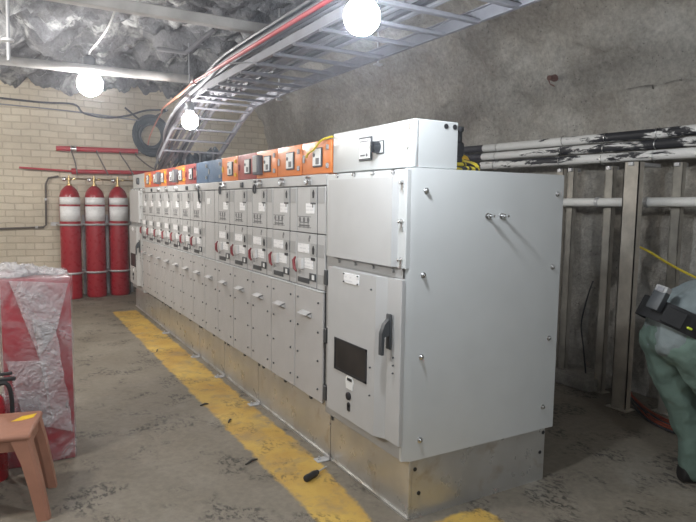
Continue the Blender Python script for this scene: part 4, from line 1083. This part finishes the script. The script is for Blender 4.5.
# clothing
def legpts(df, s):
    return [(L(.165 + df * .3, s * .95, .86), .125), (L(.215 + df * .6, s, .72), .118), (L(.265 + df, s, .58), .110), (L(.335 + df, s, .40), .098), (L(.375 + df, s, .28), .090), (L(.395 + df, s, .16), .084), (L(.40 + df, s, .085), .078)]
tch = [legpts(0, .11), legpts(.14, -.12), [lad(L(.165, 0, .93), .06, .11), lad(L(.165, 0, .93), -.06, .11)], [lad(L(.17, 0, .86), .07, .122), lad(L(.17, 0, .86), -.07, .122)]]
tr = blob('trousers', tch, .011, 'trousers', PER, .016, 8)
sch = [[lad(L(.172, 0, .885), s_, .128), lad(L(.168, 0, .95), s_, .132), lad(L(.23, 0, 1.035), s_, .125), lad(L(.40, 0, 1.11), s_, .125), lad(L(.55, 0, 1.18), s_ * 1.3, .115)] for s_ in (-.055, .055)]
sch += [[(L(.57, 0, 1.19), .10), (L(.645, 0, 1.235), .075)],
        [(L(.55, .12, 1.18), .09), (L(.58, .17, 1.18), .08), (L(.62, .205, 1.05), .068), (elF, .060), (L(.78, .195, .845), .048)],
        [(L(.55, -.12, 1.18), .09), (L(.58, -.17, 1.18), .08), (L(.63, -.20, 1.05), .068), (elN, .060), (L(.80, -.18, .845), .048)]]
sh = blob('shirt', sch, .011, 'shirt', PER, .020, 7)
# belt: a band around the tilted waist
ax = (F * .42 + U * .90).normalized(); fx_ = (F * .90 - U * .42).normalized()
def band(c, rx, ry, hgt, mat, name, thick=.012, a0=0, a1=2 * PI, n=40):
    m_ = MB(); rings = []
    for i in range(n + 1):
        a = a0 + (a1 - a0) * i / n
        o_ = fx_ * math.cos(a) + S * math.sin(a)
        p = c + fx_ * rx * math.cos(a) + S * ry * math.sin(a)
        rings.append([m_.bm.verts.new(p + ax * (-hgt)), m_.bm.verts.new(p + o_ * thick + ax * (-hgt)), m_.bm.verts.new(p + o_ * thick + ax * hgt), m_.bm.verts.new(p + ax * hgt)])
    for a, c_ in zip(rings, rings[1:]):
        for k in range(4): m_.bm.faces.new((a[k], a[(k + 1) % 4], c_[(k + 1) % 4], c_[k]))
    if a1 - a0 < 6: m_.bm.faces.new(rings[0]); m_.bm.faces.new(rings[-1][::-1])
    return m_.build(name, mat, PER)
bc = L(.165, 0, .985)
bl = band(bc, .172, .205, .058, 'belt', 'belt')
def onb(a, z, out=.0):
    o_ = fx_ * math.cos(a) + S * math.sin(a)
    return bc + fx_ * .172 * math.cos(a) + S * .205 * math.sin(a) + ax * z + o_ * out, o_
def patch(a, z, wa, h, out, mat, name, par):
    m_ = MB(); p, o_ = onb(a, z, out); t = ax.cross(o_).normalized()
    vs = m_.box(-wa, wa, -h, h, -.008, .008, .004, 1)
    for w in m_.bm.verts: w.co = p + t * w.co.x + ax * w.co.y + o_ * w.co.z
    return m_.build(name, mat, par)
patch(-PI * .40, .02, .022, .009, .022, 'hivis', 'marker_tab', bl); patch(-PI * .56, -.022, .014, .006, .022, 'hivis', 'marker_tab', bl)
patch(-PI * .70, -.005, .055, .045, .024, 'belt', 'pouch', bl)
ba = thing('lamp_battery', onb(-PI * .86, .06, .05)[0], 'grey cap lamp battery clipped on the back of the black belt', 'battery')
def boxon(a, z, wa, h, dpt, out, mat, name, par):
    m_ = MB(); p, o_ = onb(a, z, out); t = ax.cross(o_).normalized()
    m_.box(-wa, wa, -h, h, -dpt, dpt, .007, 2)
    for w in m_.bm.verts: w.co = p + t * w.co.x + ax * w.co.y + o_ * w.co.z
    return m_.build(name, mat, par)
boxon(-PI * .86, .045, .038, .055, .022, .038, 'dark', 'battery_case', ba); lid = boxon(-PI * .86, .105, .036, .022, .022, .038, 'band', 'battery_lid', ba)
boxon(-PI * .86, .105, .020, .012, .002, .062, 'cablegrey', 'latch', lid)
for (an, sd) in ((ankF, 1), (ankN, -1)):
    m_ = MB(); z0 = .0
    prof3 = [(-.085, .045, .10), (-.075, .05, .13), (-.02, .05, .13), (.05, .05, .09), (.12, .052, .065), (.17, .045, .05), (.20, .028, .035)]
    rings = []
    for f_, w_, h_ in prof3:
        c_ = V((an.x, an.y, 0)) + F * f_
        rings.append([m_.bm.verts.new(c_ + S * a * w_ + U * zz) for a, zz in ((-1, 0), (1, 0), (1, h_ * .6), (.6, h_), (-.6, h_), (-1, h_ * .6))])
    for a, c_ in zip(rings, rings[1:]):
        for k in range(6): m_.bm.faces.new((a[k], a[(k + 1) % 6], c_[(k + 1) % 6], c_[k]))
    m_.bm.faces.new(rings[0]); m_.bm.faces.new(rings[-1][::-1])
    o = m_.build('boot', 'leather', PER, 180); ss = o.modifiers.new('ss', 'SUBSURF'); ss.levels = 1; ss.render_levels = 2
    cr = [vtx for vtx in o.data.vertices]

# ------------------------------------------------------------------ light, world, camera
W = bpy.data.worlds.new('World'); SC.world = W; W.use_nodes = True
bg = W.node_tree.nodes['Background']; bg.inputs['Color'].default_value = (.78, .86, 1.0, 1); bg.inputs['Strength'].default_value = .05
hz = W.node_tree.nodes.new('ShaderNodeVolumeScatter'); hz.inputs['Density'].default_value = .009; hz.inputs['Anisotropy'].default_value = .8
hz.inputs['Color'].default_value = (.86, .90, 1.0, 1)
W.node_tree.links.new(hz.outputs[0], W.node_tree.nodes['World Output'].inputs['Volume'])
def point(name, loc, power, r, col):
    l = bpy.data.lights.new(name, 'POINT'); l.energy = power; l.shadow_soft_size = r; l.color = col
    o = bpy.data.objects.new(name, l); COL.objects.link(o); o.location = loc; return o
point('lamp_behind', (-1.1, -3.4, 2.7), 125, .15, (.88, .94, 1))
point('fill_side', (1.0, -2.6, 3.0), 17, .15, (.95, .97, 1))  # added unseen fill that brightens the right-hand pipes
point('fill_aisle', (-2.9, .8, 2.6), 150, .15, (1, .97, .92))  # added unseen fill, replaces ambient light along the aisle
point('fill_far_aisle', (-3.0, 5.6, 2.7), 185, .15, (1, .95, .88))  # added unseen fill for the far aisle and block wall

cam = bpy.data.cameras.new('Camera'); co = bpy.data.objects.new('Camera', cam); COL.objects.link(co)
yaw, pitch, roll = .5247, .0959, .0135
fw = V((math.sin(yaw) * math.cos(pitch), math.cos(yaw) * math.cos(pitch), -math.sin(pitch)))
r0 = V((math.cos(yaw), -math.sin(yaw), 0)); u0 = r0.cross(fw)
r2 = r0 * math.cos(roll) + u0 * math.sin(roll); u2 = -r0 * math.sin(roll) + u0 * math.cos(roll)
mw = Matrix((r2, u2, -fw)).transposed().to_4x4(); mw.translation = V((-1.692, -2.347, 1.6))
co.matrix_world = mw
cam.sensor_width = 36; cam.lens = 598.6 / 696 * 36; cam.clip_start = .02
SC.camera = co
SC.view_settings.view_transform = 'Standard'; SC.view_settings.look = 'None'
SC.view_settings.exposure = 0.0; SC.view_settings.gamma = 1.0; SC.view_settings.use_curve_mapping = False
SC.cycles.use_denoising = True
SC.cycles.max_bounces = 8
